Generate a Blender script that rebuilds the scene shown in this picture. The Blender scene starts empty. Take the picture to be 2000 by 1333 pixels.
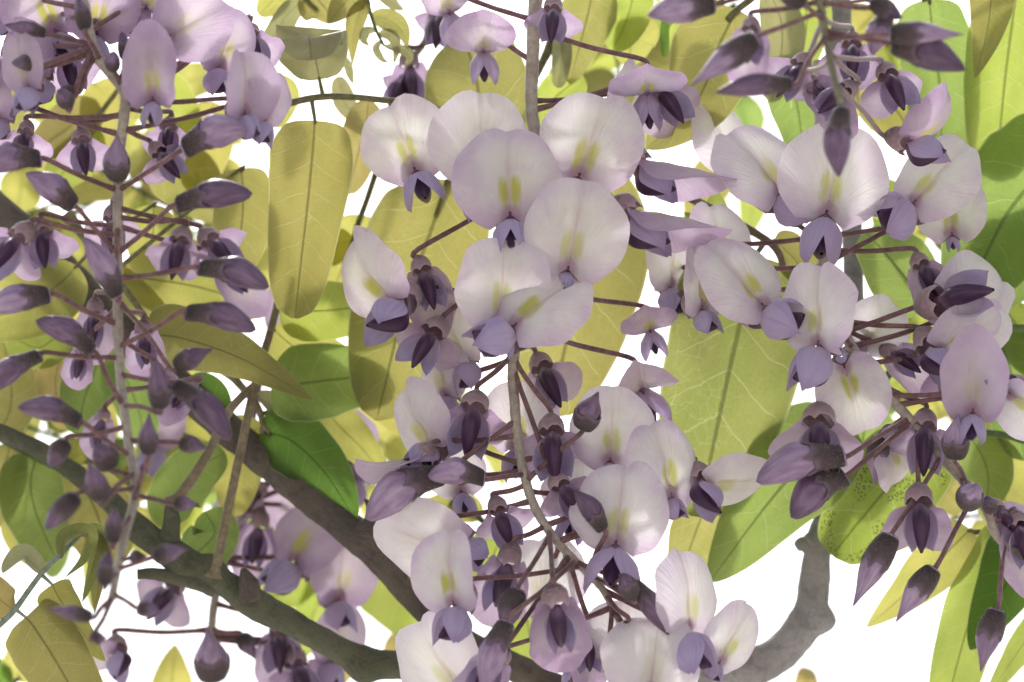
import bpy, math, random
from mathutils import Vector, Matrix, noise
R_ = math.radians
scene = bpy.context.scene
COL = scene.collection

# ------------------------------------------------------------------ camera, sky, sun, exposure
PITCH = 30.0            # the camera looks up into the vine
D0 = 1.0                # metres to the plane of sharp focus (the central raceme)
PX = 1.0e-4             # one photo pixel is 0.1 mm at that distance
cam_d = bpy.data.cameras.new('camera'); cam = bpy.data.objects.new('camera', cam_d); COL.objects.link(cam)
cam.location = (0, 0, 1.62); cam.rotation_euler = (R_(90 + PITCH), 0, 0)
cam_d.sensor_width = 36.0; cam_d.lens = 36.0 * D0 / (2000 * PX)
cam_d.clip_start = 0.02; cam_d.clip_end = 2000
cam_d.dof.use_dof = True; cam_d.dof.focus_distance = D0 - 0.004; cam_d.dof.aperture_fstop = 12.5
scene.camera = cam

world = bpy.data.worlds.new('World'); scene.world = world; world.use_nodes = True
SUN_EL, SUN_AZ = 58.0, -14.0          # behind the vine, a little to the left of the view
wn = world.node_tree.nodes; wl = world.node_tree.links
sky = wn.new('ShaderNodeTexSky'); sky.sky_type = 'NISHITA'; sky.sun_disc = False
sky.sun_elevation = R_(SUN_EL); sky.sun_rotation = R_(SUN_AZ)
sky.air_density = 1.0; sky.dust_density = 6.0; sky.ozone_density = 1.0
bg = wn['Background']; bg.inputs[1].default_value = 0.15
hs = wn.new('ShaderNodeHueSaturation'); hs.inputs['Saturation'].default_value = 0.35   # thin white overcast veil
wl.new(sky.outputs[0], hs.inputs['Color']); wl.new(hs.outputs[0], bg.inputs[0])
sun_d = bpy.data.lights.new('sun', 'SUN'); sun = bpy.data.objects.new('sun', sun_d); COL.objects.link(sun)
sun_d.energy = 1.5; sun_d.angle = R_(5.0); sun_d.color = (1.0, 0.965, 0.91)
sd = Vector((math.sin(R_(SUN_AZ)) * math.cos(R_(SUN_EL)), math.cos(R_(SUN_AZ)) * math.cos(R_(SUN_EL)), math.sin(R_(SUN_EL))))
sun.rotation_euler = sd.to_track_quat('Z', 'Y').to_euler(); sun.location = sd * 30
scene.view_settings.view_transform = 'Standard'; scene.view_settings.look = 'None'
scene.view_settings.exposure = 0.66; scene.view_settings.gamma = 1.0
cy = scene.cycles
cy.max_bounces = 14; cy.diffuse_bounces = 7; cy.glossy_bounces = 3; cy.transmission_bounces = 8; cy.transparent_max_bounces = 8
cy.use_denoising = True
cy.sample_clamp_indirect = 6.0

# ------------------------------------------------------------------ frames of reference
M = Matrix.LocRotScale(cam.location, cam.rotation_euler.to_quaternion(), None)
M3 = M.to_3x3()
def S(z): return PX * (D0 - z * PX) / D0              # metres per photo pixel at depth z (z: tenths of a mm towards the lens)
def P(x, y, z=0.0):                                     # photo pixel + depth -> place in the world
    s = S(z); return M @ Vector(((x - 1000) * s, (666.5 - y) * s, -(D0 - z * PX)))
def V(x, y, z): return M3 @ Vector((x, y, z))           # direction: right, up, towards the lens

# ------------------------------------------------------------------ node helper
class E:
    def __init__(s, nt, sock): s.nt = nt; s.o = sock
    def _m(s, op, b=None, c=None):
        n = s.nt.nodes.new('ShaderNodeMath'); n.operation = op
        s.nt.links.new(s.o, n.inputs[0])
        for i, v in ((1, b), (2, c)):
            if v is None: continue
            if isinstance(v, E): s.nt.links.new(v.o, n.inputs[i])
            else: n.inputs[i].default_value = v
        return E(s.nt, n.outputs[0])
    def __add__(s, b): return s._m('ADD', b)
    def __sub__(s, b): return s._m('SUBTRACT', b)
    def __mul__(s, b): return s._m('MULTIPLY', b)
    def __truediv__(s, b): return s._m('DIVIDE', b)
    def abs(s): return s._m('ABSOLUTE')
    def sq(s): return s * s
    def pow(s, b): return s._m('POWER', b)
    def fract(s): return s._m('FRACT')
    def sin(s): return s._m('SINE')
    def max(s, b): return s._m('MAXIMUM', b)
    def min(s, b): return s._m('MINIMUM', b)
    def ramp(s, a, b, lo=0.0, hi=1.0):
        n = s.nt.nodes.new('ShaderNodeMapRange'); n.interpolation_type = 'SMOOTHSTEP'
        s.nt.links.new(s.o, n.inputs[0])
        for i, v in enumerate((a, b, lo, hi)): n.inputs[i + 1].default_value = v
        return E(s.nt, n.outputs[0])
class Mat:
    def __init__(s, name):
        s.m = bpy.data.materials.new(name); s.m.use_nodes = True; s.nt = s.m.node_tree
        s.nt.nodes.clear(); s.out = s.nt.nodes.new('ShaderNodeOutputMaterial')
    def n(s, t, **k):
        n = s.nt.nodes.new(t)
        for a, v in k.items(): setattr(n, a, v)
        return n
    def set(s, node, key, v):
        if isinstance(v, E): s.nt.links.new(v.o, node.inputs[key])
        elif hasattr(v, 'is_output'): s.nt.links.new(v, node.inputs[key])
        else: node.inputs[key].default_value = v
    def uv(s):
        u = s.n('ShaderNodeUVMap'); x = s.n('ShaderNodeSeparateXYZ'); s.nt.links.new(u.outputs[0], x.inputs[0])
        return E(s.nt, x.outputs[0]), E(s.nt, x.outputs[1]), u.outputs[0]
    def obj(s): return s.n('ShaderNodeTexCoord').outputs['Object']
    def rnd(s): return E(s.nt, s.n('ShaderNodeObjectInfo').outputs['Random'])
    def noise(s, vec, scale, detail=3, rough=0.5):
        n = s.n('ShaderNodeTexNoise'); s.set(n, 'Vector', vec); n.inputs['Scale'].default_value = scale
        n.inputs['Detail'].default_value = detail; n.inputs['Roughness'].default_value = rough
        return E(s.nt, n.outputs[0])
    def vor(s, vec, scale, feature='DISTANCE_TO_EDGE', dim='3D'):
        n = s.n('ShaderNodeTexVoronoi', feature=feature, voronoi_dimensions=dim); s.set(n, 'Vector', vec); n.inputs['Scale'].default_value = scale
        return E(s.nt, n.outputs['Distance'])
    def vec(s, x, y, z=0.0):
        n = s.n('ShaderNodeCombineXYZ'); s.set(n, 0, x); s.set(n, 1, y); s.set(n, 2, z); return n.outputs[0]
    def mix(s, f, a, b):
        n = s.n('ShaderNodeMix', data_type='RGBA'); s.set(n, 0, f)
        for i, v in ((6, a), (7, b)):
            if isinstance(v, tuple): n.inputs[i].default_value = (*v, 1)
            else: s.set(n, i, v)
        return n.outputs[2]
    def bump(s, h, st, dist=0.0004):
        n = s.n('ShaderNodeBump'); n.inputs['Strength'].default_value = st; n.inputs['Distance'].default_value = dist
        s.set(n, 'Height', h); return n.outputs[0]
    def finish(s, col, tcol=None, trans=0.0, rough=0.5, spec=0.3, sheen=0.0, normal=None, sheen_tint=(1, 1, 1)):
        p = s.n('ShaderNodeBsdfPrincipled')
        if isinstance(col, tuple): col = (*col, 1)
        s.set(p, 'Base Color', col); s.set(p, 'Roughness', rough); s.set(p, 'Specular IOR Level', spec)
        if sheen:
            p.inputs['Sheen Weight'].default_value = sheen; p.inputs['Sheen Roughness'].default_value = 0.4
            p.inputs['Sheen Tint'].default_value = (*sheen_tint, 1)
        if normal is not None: s.set(p, 'Normal', normal)
        sh = p.outputs[0]
        if trans:
            t = s.n('ShaderNodeBsdfTranslucent')
            tc = tcol if tcol is not None else col
            s.set(t, 'Color', (*tc, 1) if isinstance(tc, tuple) and len(tc) == 3 else tc)
            if normal is not None: s.set(t, 'Normal', normal)
            mx = s.n('ShaderNodeMixShader'); s.set(mx, 0, trans)
            s.nt.links.new(sh, mx.inputs[1]); s.nt.links.new(t.outputs[0], mx.inputs[2]); sh = mx.outputs[0]
        s.nt.links.new(sh, s.out.inputs[0]); return s.m

# ------------------------------------------------------------------ materials
def mat_banner(name='banner_petal', add=0.0, c0=(0.875, 0.86, 0.875), c1=(0.72, 0.58, 0.77)):
    m = Mat(name); u, v, uvv = m.uv()
    x = (u - 0.5) * 2.0; y = (v - 0.5) * 2.0; r = m.rnd()
    n = m.noise(m.vec(u, v, r * 40.0), 3.5, 4)
    ax = x.abs()
    rad = (x.sq() + (y - 0.6).sq())
    lil = (n.ramp(0.35, 0.72) * 0.45 + rad.ramp(0.25, 1.1) * 0.42 + y.ramp(0.45, -0.3) * 0.5) * (r * 0.7 + 0.55)
    lil = (lil + add).min(1.0)
    c = m.mix(lil, c0, c1)
    green = (y - 0.75).abs().ramp(0.8, 0.1) * ax.ramp(0.55, 0.0) * 0.22
    c = m.mix(green, c, (0.80, 0.83, 0.55))
    ny = (n - 0.5) * 0.5
    n3 = m.noise(m.vec(x * 1.0, y * 0.35, r * 23.0), 9.0, 4)
    patch = (((ax - 0.10) / 0.12).sq() + ((y - 0.42 + ny) / 0.30).sq() + (n3 - 0.5) * 1.6).ramp(1.5, -0.1)
    strength = r.ramp(0.0, 0.9, 0.25, 0.95)
    c = m.mix(patch * strength, c, (0.60, 0.60, 0.13))
    line = ax.ramp(0.045, 0.0) * y.ramp(1.7, 0.3)
    c = m.mix(line * 0.75, c, (0.80, 0.58, 0.66))
    base = (x.sq() + y.sq()).ramp(0.06, 0.0)
    c = m.mix(base * 0.7, c, (0.55, 0.30, 0.42))
    ang = m.n('ShaderNodeMath', operation='ARCTAN2'); m.nt.links.new(x.o, ang.inputs[0]); m.nt.links.new(y.o, ang.inputs[1])
    vein = m.noise(m.vec(E(m.nt, ang.outputs[0]) * 9.0, rad * 0.6, r * 11.0), 3.0, 4)
    c = m.mix(vein.ramp(0.52, 0.74) * 0.17, c, (0.66, 0.48, 0.70))
    age = m.noise(m.vec(x * 2.0, y * 2.0, r * 61.0), 2.2, 4); rim = rad.ramp(0.72, 1.05)
    c = m.mix(age.ramp(0.60, 0.74) * rim * r.ramp(0.3, 0.8) * 0.55, c, (0.50, 0.40, 0.36))
    nb = m.bump(vein + n * 0.8, 0.45, 0.0007)
    return m.finish(c, c, 0.5, 0.55, 0.25, 0.25, nb)
def mat_wing():
    m = Mat('wing_petal'); u, v, uvv = m.uv(); r = m.rnd()
    n = m.noise(m.vec(u, v, r * 30.0), 3.0, 3)
    st = m.noise(m.vec(u * 14.0, v * 0.7, r * 9.0), 1.6, 3)
    c = m.mix(v.ramp(0.05, 0.55), (0.72, 0.58, 0.72), (0.49, 0.42, 0.65))
    c = m.mix(v.ramp(0.7, 1.05) * 0.6, c, (0.27, 0.17, 0.36))
    c = m.mix(st.ramp(0.45, 0.7) * 0.35, c, (0.28, 0.20, 0.50))
    c = m.mix(r.ramp(0.2, 0.9) * 0.55, c, (0.50, 0.36, 0.56))
    nb = m.bump(st + n * 0.5, 0.5, 0.0005)
    return m.finish(c, c, 0.32, 0.5, 0.3, 0.3, nb)
def mat_keel():
    m = Mat('keel_petal'); u, v, uvv = m.uv(); r = m.rnd()
    st = m.noise(m.vec(u * 6.0, v * 1.2, r * 9.0), 2.0, 3)
    c = m.mix(v.ramp(0.0, 0.4), (0.26, 0.16, 0.27), (0.048, 0.019, 0.054))
    c = m.mix(st.ramp(0.4, 0.75) * 0.4, c, (0.11, 0.05, 0.125))
    return m.finish(c, c, 0.06, 0.4, 0.4, 0.05, m.bump(st, 0.3))
def mat_calyx():
    m = Mat('calyx'); u, v, uvv = m.uv(); r = m.rnd()
    n = m.noise(m.vec(u * 3.0, v * 2.0, r * 20.0), 4.0, 4)
    c = m.mix(v.ramp(0.0, 0.75), (0.10, 0.065, 0.075), (0.34, 0.23, 0.27))
    c = m.mix(n.ramp(0.42, 0.75) * 0.55, c, (0.50, 0.37, 0.38))
    c = m.mix(v.ramp(0.80, 1.0) * 0.6, c, (0.56, 0.42, 0.47))
    f = m.noise(m.vec(u * 40.0, v * 6.0, 0.0), 3.0, 2)
    return m.finish(c, c, 0.12, 0.75, 0.15, 0.6, m.bump(f + n, 0.5, 0.0003))
def mat_bud(name, c0, c1, dark):
    m = Mat(name); u, v, uvv = m.uv(); r = m.rnd()
    n = m.noise(m.vec(u * 3.0, v * 1.4, r * 20.0), 2.6, 4)
    st = m.noise(m.vec(u * 16.0, v * 1.0, r * 5.0), 2.0, 3)
    c = m.mix(n.ramp(0.3, 0.75), c0, c1)
    c = m.mix(v.ramp(0.75, 1.0) * 0.5, c, dark)
    c = m.mix(r.ramp(0.3, 1.0) * 0.5, c, dark)
    c = m.mix(st.ramp(0.5, 0.8) * 0.22, c, dark)
    return m.finish(c, c, 0.12, 0.34, 0.5, 0.12, m.bump(st + n, 0.35, 0.0004), (0.85, 0.78, 0.92))
def mat_budcalyx():
    m = Mat('bud_calyx'); u, v, uvv = m.uv(); r = m.rnd()
    n = m.noise(m.vec(u * 6.0, v * 3.0, r * 20.0), 4.0, 5)
    c = m.mix(v.ramp(0.0, 0.8), (0.030, 0.024, 0.024), (0.085, 0.06, 0.07)); c = m.mix(v.ramp(0.72, 1.0) * 0.8, c, (0.20, 0.145, 0.20))
    c = m.mix(n.ramp(0.45, 0.8) * 0.4, c, (0.19, 0.15, 0.14))
    f = m.noise(m.vec(u * 60.0, v * 10.0, 0.0), 3.0, 2)
    return m.finish(c, None, 0, 0.6, 0.3, 0.12, m.bump(f + n, 0.6, 0.0003), (0.8, 0.78, 0.74))
def mat_stem(name, c0, c1, sheen=0.5, sc=60.0, trans=0.0, bump=0.4):
    m = Mat(name); o = m.obj()
    n = m.noise(o, sc * 14, 5, 0.6); n2 = m.noise(o, sc * 1.6, 3)
    c = m.mix(n.ramp(0.3, 0.7), c0, c1)
    c = m.mix(n2.ramp(0.45, 0.7) * 0.6, c, tuple(0.6 * a for a in c0))
    return m.finish(c, None, 0, 0.7, 0.2, sheen, m.bump(n, bump, 0.0003))
def mat_bark(name, c0, c1, c2, sc=1.0):
    m = Mat(name); u, v, uvv = m.uv(); o = m.obj()
    big = m.noise(o, 110 * sc, 5); fine = m.noise(o, 1500 * sc, 6, 0.7)
    lng = m.noise(m.vec(u * 9.0, v * 1.2, 0.0), 6.0, 6, 0.65)
    lent = m.vor(m.vec(u * 6.0, v * 1.6, 0.0), 5.0, 'F1')
    c = m.mix(big.ramp(0.35, 0.65), c0, c1)
    c = m.mix(m.noise(o, 320 * sc, 5, 0.65).ramp(0.50, 0.62) * 0.55, c, tuple(0.55 * a for a in c0))
    c = m.mix(lng.ramp(0.45, 0.72) * 0.65, c, c2)
    c = m.mix(lent.ramp(0.14, 0.06) * 0.7, c, tuple(min(1, 1.7 * a) for a in c1))
    c = m.mix(fine.ramp(0.46, 0.70) * 0.30, c, tuple(0.4 * a for a in c0))
    h = fine * 0.5 + lng * 0.8 + lent.ramp(0.2, 0.0) * 0.6
    return m.finish(c, None, 0, 0.85, 0.2, 0.15, m.bump(h, 1.0, 0.0014))
def mat_leaf(name, refl, tr, vein, tf=0.62, spots=False, retic=1.0):
    tr = tuple(0.62 * a for a in tr); vein = tuple(0.68 * a for a in vein)
    m = Mat(name); u, v, uvv = m.uv(); r = m.rnd()      # u: -1..1 over the half width, v: length in widths
    au = u.abs()
    n = m.noise(m.vec(u, v, r * 37.0), 1.6, 4)
    nf = m.noise(m.vec(u, v, r * 17.0), 26.0, 5, 0.6)
    wv = (v * 3.2) - (au.pow(0.85) * 0.95) + (n - 0.5) * 0.5
    sidev = (wv.fract() - 0.5).abs().ramp(0.030, 0.010) * au.ramp(0.98, 0.7)
    jit = (n - 0.5) * 0.6
    ret = m.vor(m.vec(u * 1.0 + jit, v * 2.0 + jit, r * 5.0), 5.2).ramp(0.024, 0.004)
    ret2 = m.vor(m.vec(u * 1.0 + jit, v * 2.0, r * 9.0), 15.0).ramp(0.05, 0.0)
    mask = m.noise(m.vec(u, v, r * 71.0), 1.1, 2).ramp(0.38, 0.62)
    vmask = (sidev * 0.45).max(ret * 0.55 * retic * mask).max(ret2 * 0.18 * retic)
    mid = au.ramp(0.042, 0.018)
    edge = au.ramp(0.955, 1.0)
    dk = tuple(0.62 * a for a in tr)
    tc = m.mix(n.ramp(0.3, 0.75), tr, tuple(a * b for a, b in zip(tr, (0.80, 0.88, 0.75))))
    tc = m.mix((r - 0.5).ramp(-0.5, 0.5) * 0.35, tc, tuple(a * b for a, b in zip(tr, (1.12, 0.92, 0.9))))
    tc = m.mix(nf.ramp(0.42, 0.72) * 0.22, tc, dk)
    tc = m.mix(vmask, tc, vein)
    tc = m.mix(mid * 0.72, tc, tuple(0.30 * a for a in tr))
    rc = m.mix(n.ramp(0.3, 0.7), refl, tuple(0.75 * a for a in refl))
    rc = m.mix(vmask * 0.5, rc, tuple(min(1, 1.6 * a) for a in refl))
    rc = m.mix(mid * 0.5, rc, tuple(0.7 * a for a in refl))
    rc = m.mix(edge * 0.8, rc, (0.55, 0.56, 0.40)); tc = m.mix(edge * 0.5, tc, vein)
    if spots:
        sp = m.vor(m.vec(u * 1.0, v * 2.0, 3.3), 13.0, 'F1', '2D').ramp(0.30, 0.20)
        sp = sp * m.noise(m.vec(u, v, 8.0), 2.6, 2).ramp(0.50, 0.58) * au.ramp(0.95, 0.85)
        tc = m.mix(sp, tc, (0.05, 0.05, 0.02)); rc = m.mix(sp, rc, (0.03, 0.028, 0.02))
    h = sidev + mid * 1.5 + ret * 0.5 + n * 0.7 + nf * 0.25
    return m.finish(rc, tc, tf, 0.5, 0.35, 0.25, m.bump(h, 0.45, 0.0005), (0.9, 0.92, 0.8))

MLIL = mat_banner('banner_petal_lilac', 0.40, (0.74, 0.66, 0.75), (0.53, 0.39, 0.57))
MDOWN = Mat('silky_down').finish((0.30, 0.27, 0.26), (0.36, 0.33, 0.31), 0.4, 0.6, 0.2)
MB, MW, MK, MC, MBC = mat_banner(), mat_wing(), mat_keel(), mat_calyx(), mat_budcalyx()
MBUD = {'l': mat_bud('bud_lilac', (0.29, 0.19, 0.34), (0.48, 0.37, 0.53), (0.13, 0.07, 0.155)),
        'd': mat_bud('bud_dark', (0.125, 0.07, 0.145), (0.25, 0.16, 0.275), (0.045, 0.022, 0.053))}
MPED = mat_stem('pedicel_skin', (0.15, 0.075, 0.085), (0.26, 0.15, 0.15), 0.5)
MRACH = {'pale': mat_stem('rachis_pale', (0.34, 0.29, 0.25), (0.50, 0.45, 0.38), 0.7),
         'green': mat_stem('rachis_green', (0.20, 0.20, 0.13), (0.34, 0.33, 0.22), 0.6)}
MSTALK = {'o': mat_stem('stalk_olive', (0.11, 0.105, 0.05), (0.20, 0.19, 0.09), 0.4),
          'b': mat_stem('stalk_brown', (0.15, 0.12, 0.075), (0.26, 0.22, 0.14), 0.5),
          'g': mat_stem('stalk_green', (0.07, 0.11, 0.04), (0.13, 0.19, 0.06), 0.4),
          't': mat_stem('stalk_grey_green', (0.16, 0.21, 0.17), (0.27, 0.33, 0.27), 0.5)}
MBARK = {'brown': mat_bark('bark_brown', (0.13, 0.105, 0.09), (0.21, 0.175, 0.14), (0.29, 0.26, 0.20)),
         'moss': mat_bark('bark_green', (0.13, 0.145, 0.085), (0.20, 0.21, 0.13), (0.28, 0.26, 0.19)),
         'grey': mat_bark('bark_grey', (0.50, 0.475, 0.48), (0.62, 0.60, 0.61), (0.36, 0.33, 0.32))}
MLEAF = {'y': mat_leaf('leaf_olive', (0.20, 0.195, 0.09), (0.62, 0.58, 0.17), (0.88, 0.86, 0.42)),
         'o': mat_leaf('leaf_olive_green', (0.15, 0.165, 0.07), (0.47, 0.50, 0.14), (0.82, 0.88, 0.42)),
         'b': mat_leaf('leaf_bronze', (0.22, 0.185, 0.09), (0.70, 0.58, 0.20), (0.88, 0.80, 0.40), retic=0.6),
         'g': mat_leaf('leaf_green', (0.13, 0.18, 0.07), (0.48, 0.66, 0.16), (0.75, 0.90, 0.40)),
         'd': mat_leaf('leaf_deep_green', (0.07, 0.12, 0.03), (0.24, 0.46, 0.07), (0.55, 0.75, 0.30), retic=0.6),
         'l': mat_leaf('leaf_lime', (0.17, 0.20, 0.07), (0.74, 0.86, 0.17), (0.90, 0.95, 0.45), retic=0.6),
         'Y': mat_leaf('leaf_yellow', (0.22, 0.21, 0.08), (0.88, 0.85, 0.22), (0.95, 0.92, 0.45), retic=0.5),
         's': mat_leaf('leaf_spotted', (0.13, 0.17, 0.05), (0.52, 0.64, 0.10), (0.85, 0.9, 0.45), spots=True),
         'k': mat_leaf('leaf_downy', (0.34, 0.345, 0.24), (0.58, 0.57, 0.24), (0.7, 0.7, 0.45), 0.5, retic=0.4)}

# ------------------------------------------------------------------ mesh helpers
def mesh(name, verts, faces, uvs, mat):
    me = bpy.data.meshes.new(name); me.from_pydata(verts, [], faces); me.materials.append(mat)
    l = me.uv_layers.new(name='UVMap')
    vi = [0] * len(me.loops); me.loops.foreach_get('vertex_index', vi)
    flat = []
    for i in vi: flat += uvs[i]
    l.data.foreach_set('uv', flat)
    me.polygons.foreach_set('use_smooth', [True] * len(me.polygons)); me.update()
    return me
def link(name, data, parent=None, mat=None):
    o = bpy.data.objects.new(name, data); COL.objects.link(o)
    if parent: o.parent = parent; o.matrix_parent_inverse = WORLD[parent.name].inverted()
    mw = mat if mat is not None else Matrix.Identity(4)
    o.matrix_basis = mw if not parent else mw
    WORLD[o.name] = mw
    return o
WORLD = {}
def tag(o, label=None, cat=None, group=None, kind=None):
    for k, v in (('label', label), ('category', cat), ('group', group), ('kind', kind)):
        if v: o[k] = v
    return o
def empty(name, loc, parent=None):
    return link(name, None, parent, Matrix.Translation(loc))
def catmull(pts, n):                                      # smooth curve through points (tuples of any length)
    k = len(pts); out = []
    for i in range(n + 1):
        f = i / n * (k - 1); j = min(int(f), k - 2); t = f - j
        p = [pts[max(0, min(k - 1, j + d))] for d in (-1, 0, 1, 2)]
        out.append(tuple(0.5 * (2 * b + (c - a) * t + (2 * a - 5 * b + 4 * c - d) * t * t + (3 * b - a - 3 * c + d) * t ** 3)
                         for a, b, c, d in zip(*p)))
    return out
def frames(pts):
    T = []
    for i in range(len(pts)):
        a, b = pts[max(0, i - 1)], pts[min(len(pts) - 1, i + 1)]
        T.append((b - a).normalized())
    up = Vector((0, 0, 1)) if abs(T[0].z) < 0.9 else Vector((1, 0, 0))
    N = (up - T[0] * up.dot(T[0])).normalized(); out = []
    for t in T:
        N = (N - t * N.dot(t)).normalized(); out.append((t, N, t.cross(N)))
    return out
def downy(me, n, ln, wd, seed, dz=0.0):
    """add fine silky hairs (thin slivers, second material) to a mesh"""
    rr = random.Random(seed); me.materials.append(MDOWN)
    v = [tuple(q.co) for q in me.vertices]; uv = [(0, 0)] * len(v)
    for l, lo in enumerate(me.loops): uv[lo.vertex_index] = tuple(me.uv_layers[0].data[l].uv)
    f = [tuple(q.vertices) for q in me.polygons]; nf = len(f)
    for _ in range(n):
        q = me.polygons[rr.randrange(nf)]; w = [rr.random() for _ in q.vertices]; t = sum(w)
        c = sum((me.vertices[i].co * (k / t) for i, k in zip(q.vertices, w)), Vector())
        d = (q.normal + Vector([rr.uniform(-.5, .5) for _ in '123']))
        if dz is not None: d.z = dz * rr.uniform(0.3, 1.6); 
        d.normalize() if dz is None else None
        s = d.cross(Vector((rr.uniform(-1, 1), rr.uniform(-1, 1), rr.uniform(-1, 1)))).normalized() * wd
        b = len(v); v += [tuple(c - s), tuple(c + s), tuple(c + d * ln * rr.uniform(0.5, 1.3))]; uv += [(0, 0)] * 3; f.append((b, b + 1, b + 2))
    m2 = mesh(me.name, v, f, uv, me.materials[0]); m2.materials.append(MDOWN)
    m2.polygons.foreach_set('material_index', [0] * nf + [1] * (len(f) - nf)); m2.update()
    return m2
class MBd:                                                # collects tubes into one mesh
    def __init__(s): s.v = []; s.f = []; s.u = []
    def tube(s, pts, rad, sides=8, rough=0.0, freq=300.0, knobs=(), vlen=None):
        pts = [Vector(p) for p in pts]; fr = frames(pts); b = len(s.v); L = 0.0
        for i, (p, (t, n, w)) in enumerate(zip(pts, fr)):
            if i: L += (p - pts[i - 1]).length
            for k in range(sides):
                a = 2 * math.pi * k / sides
                d = n * math.cos(a) + w * math.sin(a); r = rad[i]
                if rough: r *= 1 + rough * noise.noise((p + d * r) * freq) + 0.5 * rough * noise.noise((p + d * r) * freq * 2.7)
                q = p + d * r
                for (kc, kd, kr, kh) in knobs:
                    e = (q - kc).length
                    if e < kr and d.dot(kd) > -0.2: q = q + kd * kh * (1 - (e / kr) ** 2) ** 2
                s.v.append(q); s.u.append((min(k, sides - k) / sides * 2, L * 60))
        m = len(pts)
        for i in range(m - 1):
            for k in range(sides):
                k2 = (k + 1) % sides
                s.f.append((b + i * sides + k, b + i * sides + k2, b + (i + 1) * sides + k2, b + (i + 1) * sides + k))
        s.f.append(tuple(b + k for k in reversed(range(sides)))); s.f.append(tuple(b + (m - 1) * sides + k for k in range(sides)))
        return s
    def build(s, name, mat, parent=None, down=None):
        me = mesh(name, s.v, s.f, s.u, mat)
        if down: me = downy(me, *down, len(s.v), None)
        return link(name, me, parent)
def grid(nu, nv, fn, mat, name, closed=False):
    v, u, f = [], [], []
    for i in range(nv + 1):
        for j in range(nu + 1):
            p, uv = fn(j / nu, i / nv); v.append(p); u.append(uv)
    for i in range(nv):
        for j in range(nu):
            a = i * (nu + 1) + j; f.append((a, a + 1, a + nu + 2, a + nu + 1))
    return mesh(name, v, f, u, mat)
def sstep(a, b, x):
    t = max(0.0, min(1.0, (x - a) / (b - a))); return t * t * (3 - 2 * t)

# ------------------------------------------------------------------ petals, unit = half the banner's width
def banner_mesh(cup, reflex, seed, notch=0.05, wide=1.0, point=0.0, wav=0.035, crease=0.055, lobe=0.10):
    rr = random.Random(seed); ph = rr.uniform(0, 6.28); asy = rr.uniform(-0.06, 0.06)
    def fn(a, b):
        phi = (a - 0.5) * R_(256); q = 0.03 + 0.97 * b
        c = 0.66; r = c * math.cos(phi) + math.sqrt(max(0.0, 1 - (c * math.sin(phi)) ** 2))
        r *= 1 - notch * math.exp(-(phi / 0.13) ** 2) + point * math.exp(-(phi / 0.35) ** 2)
        r *= 1 + 0.018 * math.sin(5 * phi + ph) + 0.012 * math.sin(11 * phi + 2 * ph) + asy * math.sin(phi)
        rad = r * q; x0 = rad * math.sin(phi) * wide; y0 = rad * math.cos(phi)
        x, y, z = x0, y0, 0.0
        z += lobe * math.sin(math.pi * min(1.0, abs(x) / 0.95)) * sstep(-0.3, 0.6, y)
        z -= crease * math.exp(-(x / 0.075) ** 2) * sstep(0.0, 0.5, y)
        z += wav * math.sin(4 * phi + ph) * q ** 3 + wav * 0.6 * math.sin(9 * phi - ph) * q ** 5
        z -= 0.10 * q ** 6                                     # the rim rolls back a little
        z += 0.05 * math.exp(-((abs(x) - 0.12) / 0.07) ** 2) * sstep(0.45, 0.1, y) * sstep(-0.1, 0.1, y)
        z += 0.05 * noise.noise(Vector((x * 1.7, y * 1.7, seed * 3.1)))
        if abs(cup) > 1e-3:
            th = x * cup; x, zz = (1 / cup - z) * math.sin(th) if cup > 0 else (1 / cup - z) * math.sin(th), (1 / cup) - (1 / cup - z) * math.cos(th)
            z = zz
        if abs(reflex) > 1e-3:
            k = reflex * (0.5 + 0.5 * sstep(-0.2, 1.4, y)); th = y * k; y, z = (1 / k + z) * math.sin(th), -(1 / k) + (1 / k + z) * math.cos(th)
        return (x, y, z), (x0 / 2 + 0.5, y0 / 2 + 0.5)
    return grid(40, 16, fn, MB, 'banner_petal')
def wing_mesh(sg, gape, seed, L=1.10):
    """a spoon shaped petal: half a shell over the keel, its outline rounding to a blunt tip"""
    rr = random.Random(seed * 7 + sg); ph = rr.uniform(0, 6.28); sp = rr.uniform(-0.03, 0.05)
    def fn(a, b):
        s = 0.02 + 0.98 * b
        out = max(0.02, math.sin(math.pi * s ** 0.66)) ** 0.55
        if s < 0.25: out *= 0.45 + 0.55 * sstep(0, 0.25, s)
        rho = 0.10 + 0.26 * sstep(0.0, 0.45, s) - 0.10 * sstep(0.6, 1.0, s)
        psi = R_(34 + (72 + gape * 4) * out * (1 - 2 * a))
        low = sstep(0.5, 1.0, a)
        fl = 1 + 0.20 * low * out + 0.05 * math.sin(5 * s + 3 * a + ph)
        x = sg * (rho * fl * math.cos(psi) * 0.86 + (gape * 0.10 + sp) * s + 0.010)
        y = rho * fl * math.sin(psi) - 0.04 + 0.08 * math.sin(math.pi * s) - 0.13 * s * s
        z = 0.02 + L * s - 0.05 * low + 0.03 * math.sin(6 * a + ph) * s
        return (x, y, z), (a, s)
    return grid(14, 18, fn, MW, 'wing_petal')
def keel_mesh(seed, L=1.06):
    def fn(a, b):
        s = b; prof = (math.sin(math.pi * min(1.0, 0.06 + 0.94 * s ** 0.9))) ** 0.75
        ps = 2 * math.pi * a - math.pi / 2
        w = 0.03 + 0.16 * prof; h = 0.04 + 0.25 * prof
        x = w * math.cos(ps) * (1 - 0.35 * max(0, -math.sin(ps))); y = h * math.sin(ps)
        y += -0.16 * math.sin(math.pi * s) + 0.16 * s ** 3
        return (x, y, 0.0 + L * s), (a, s)
    return grid(16, 14, fn, MK, 'keel_petal')
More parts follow.
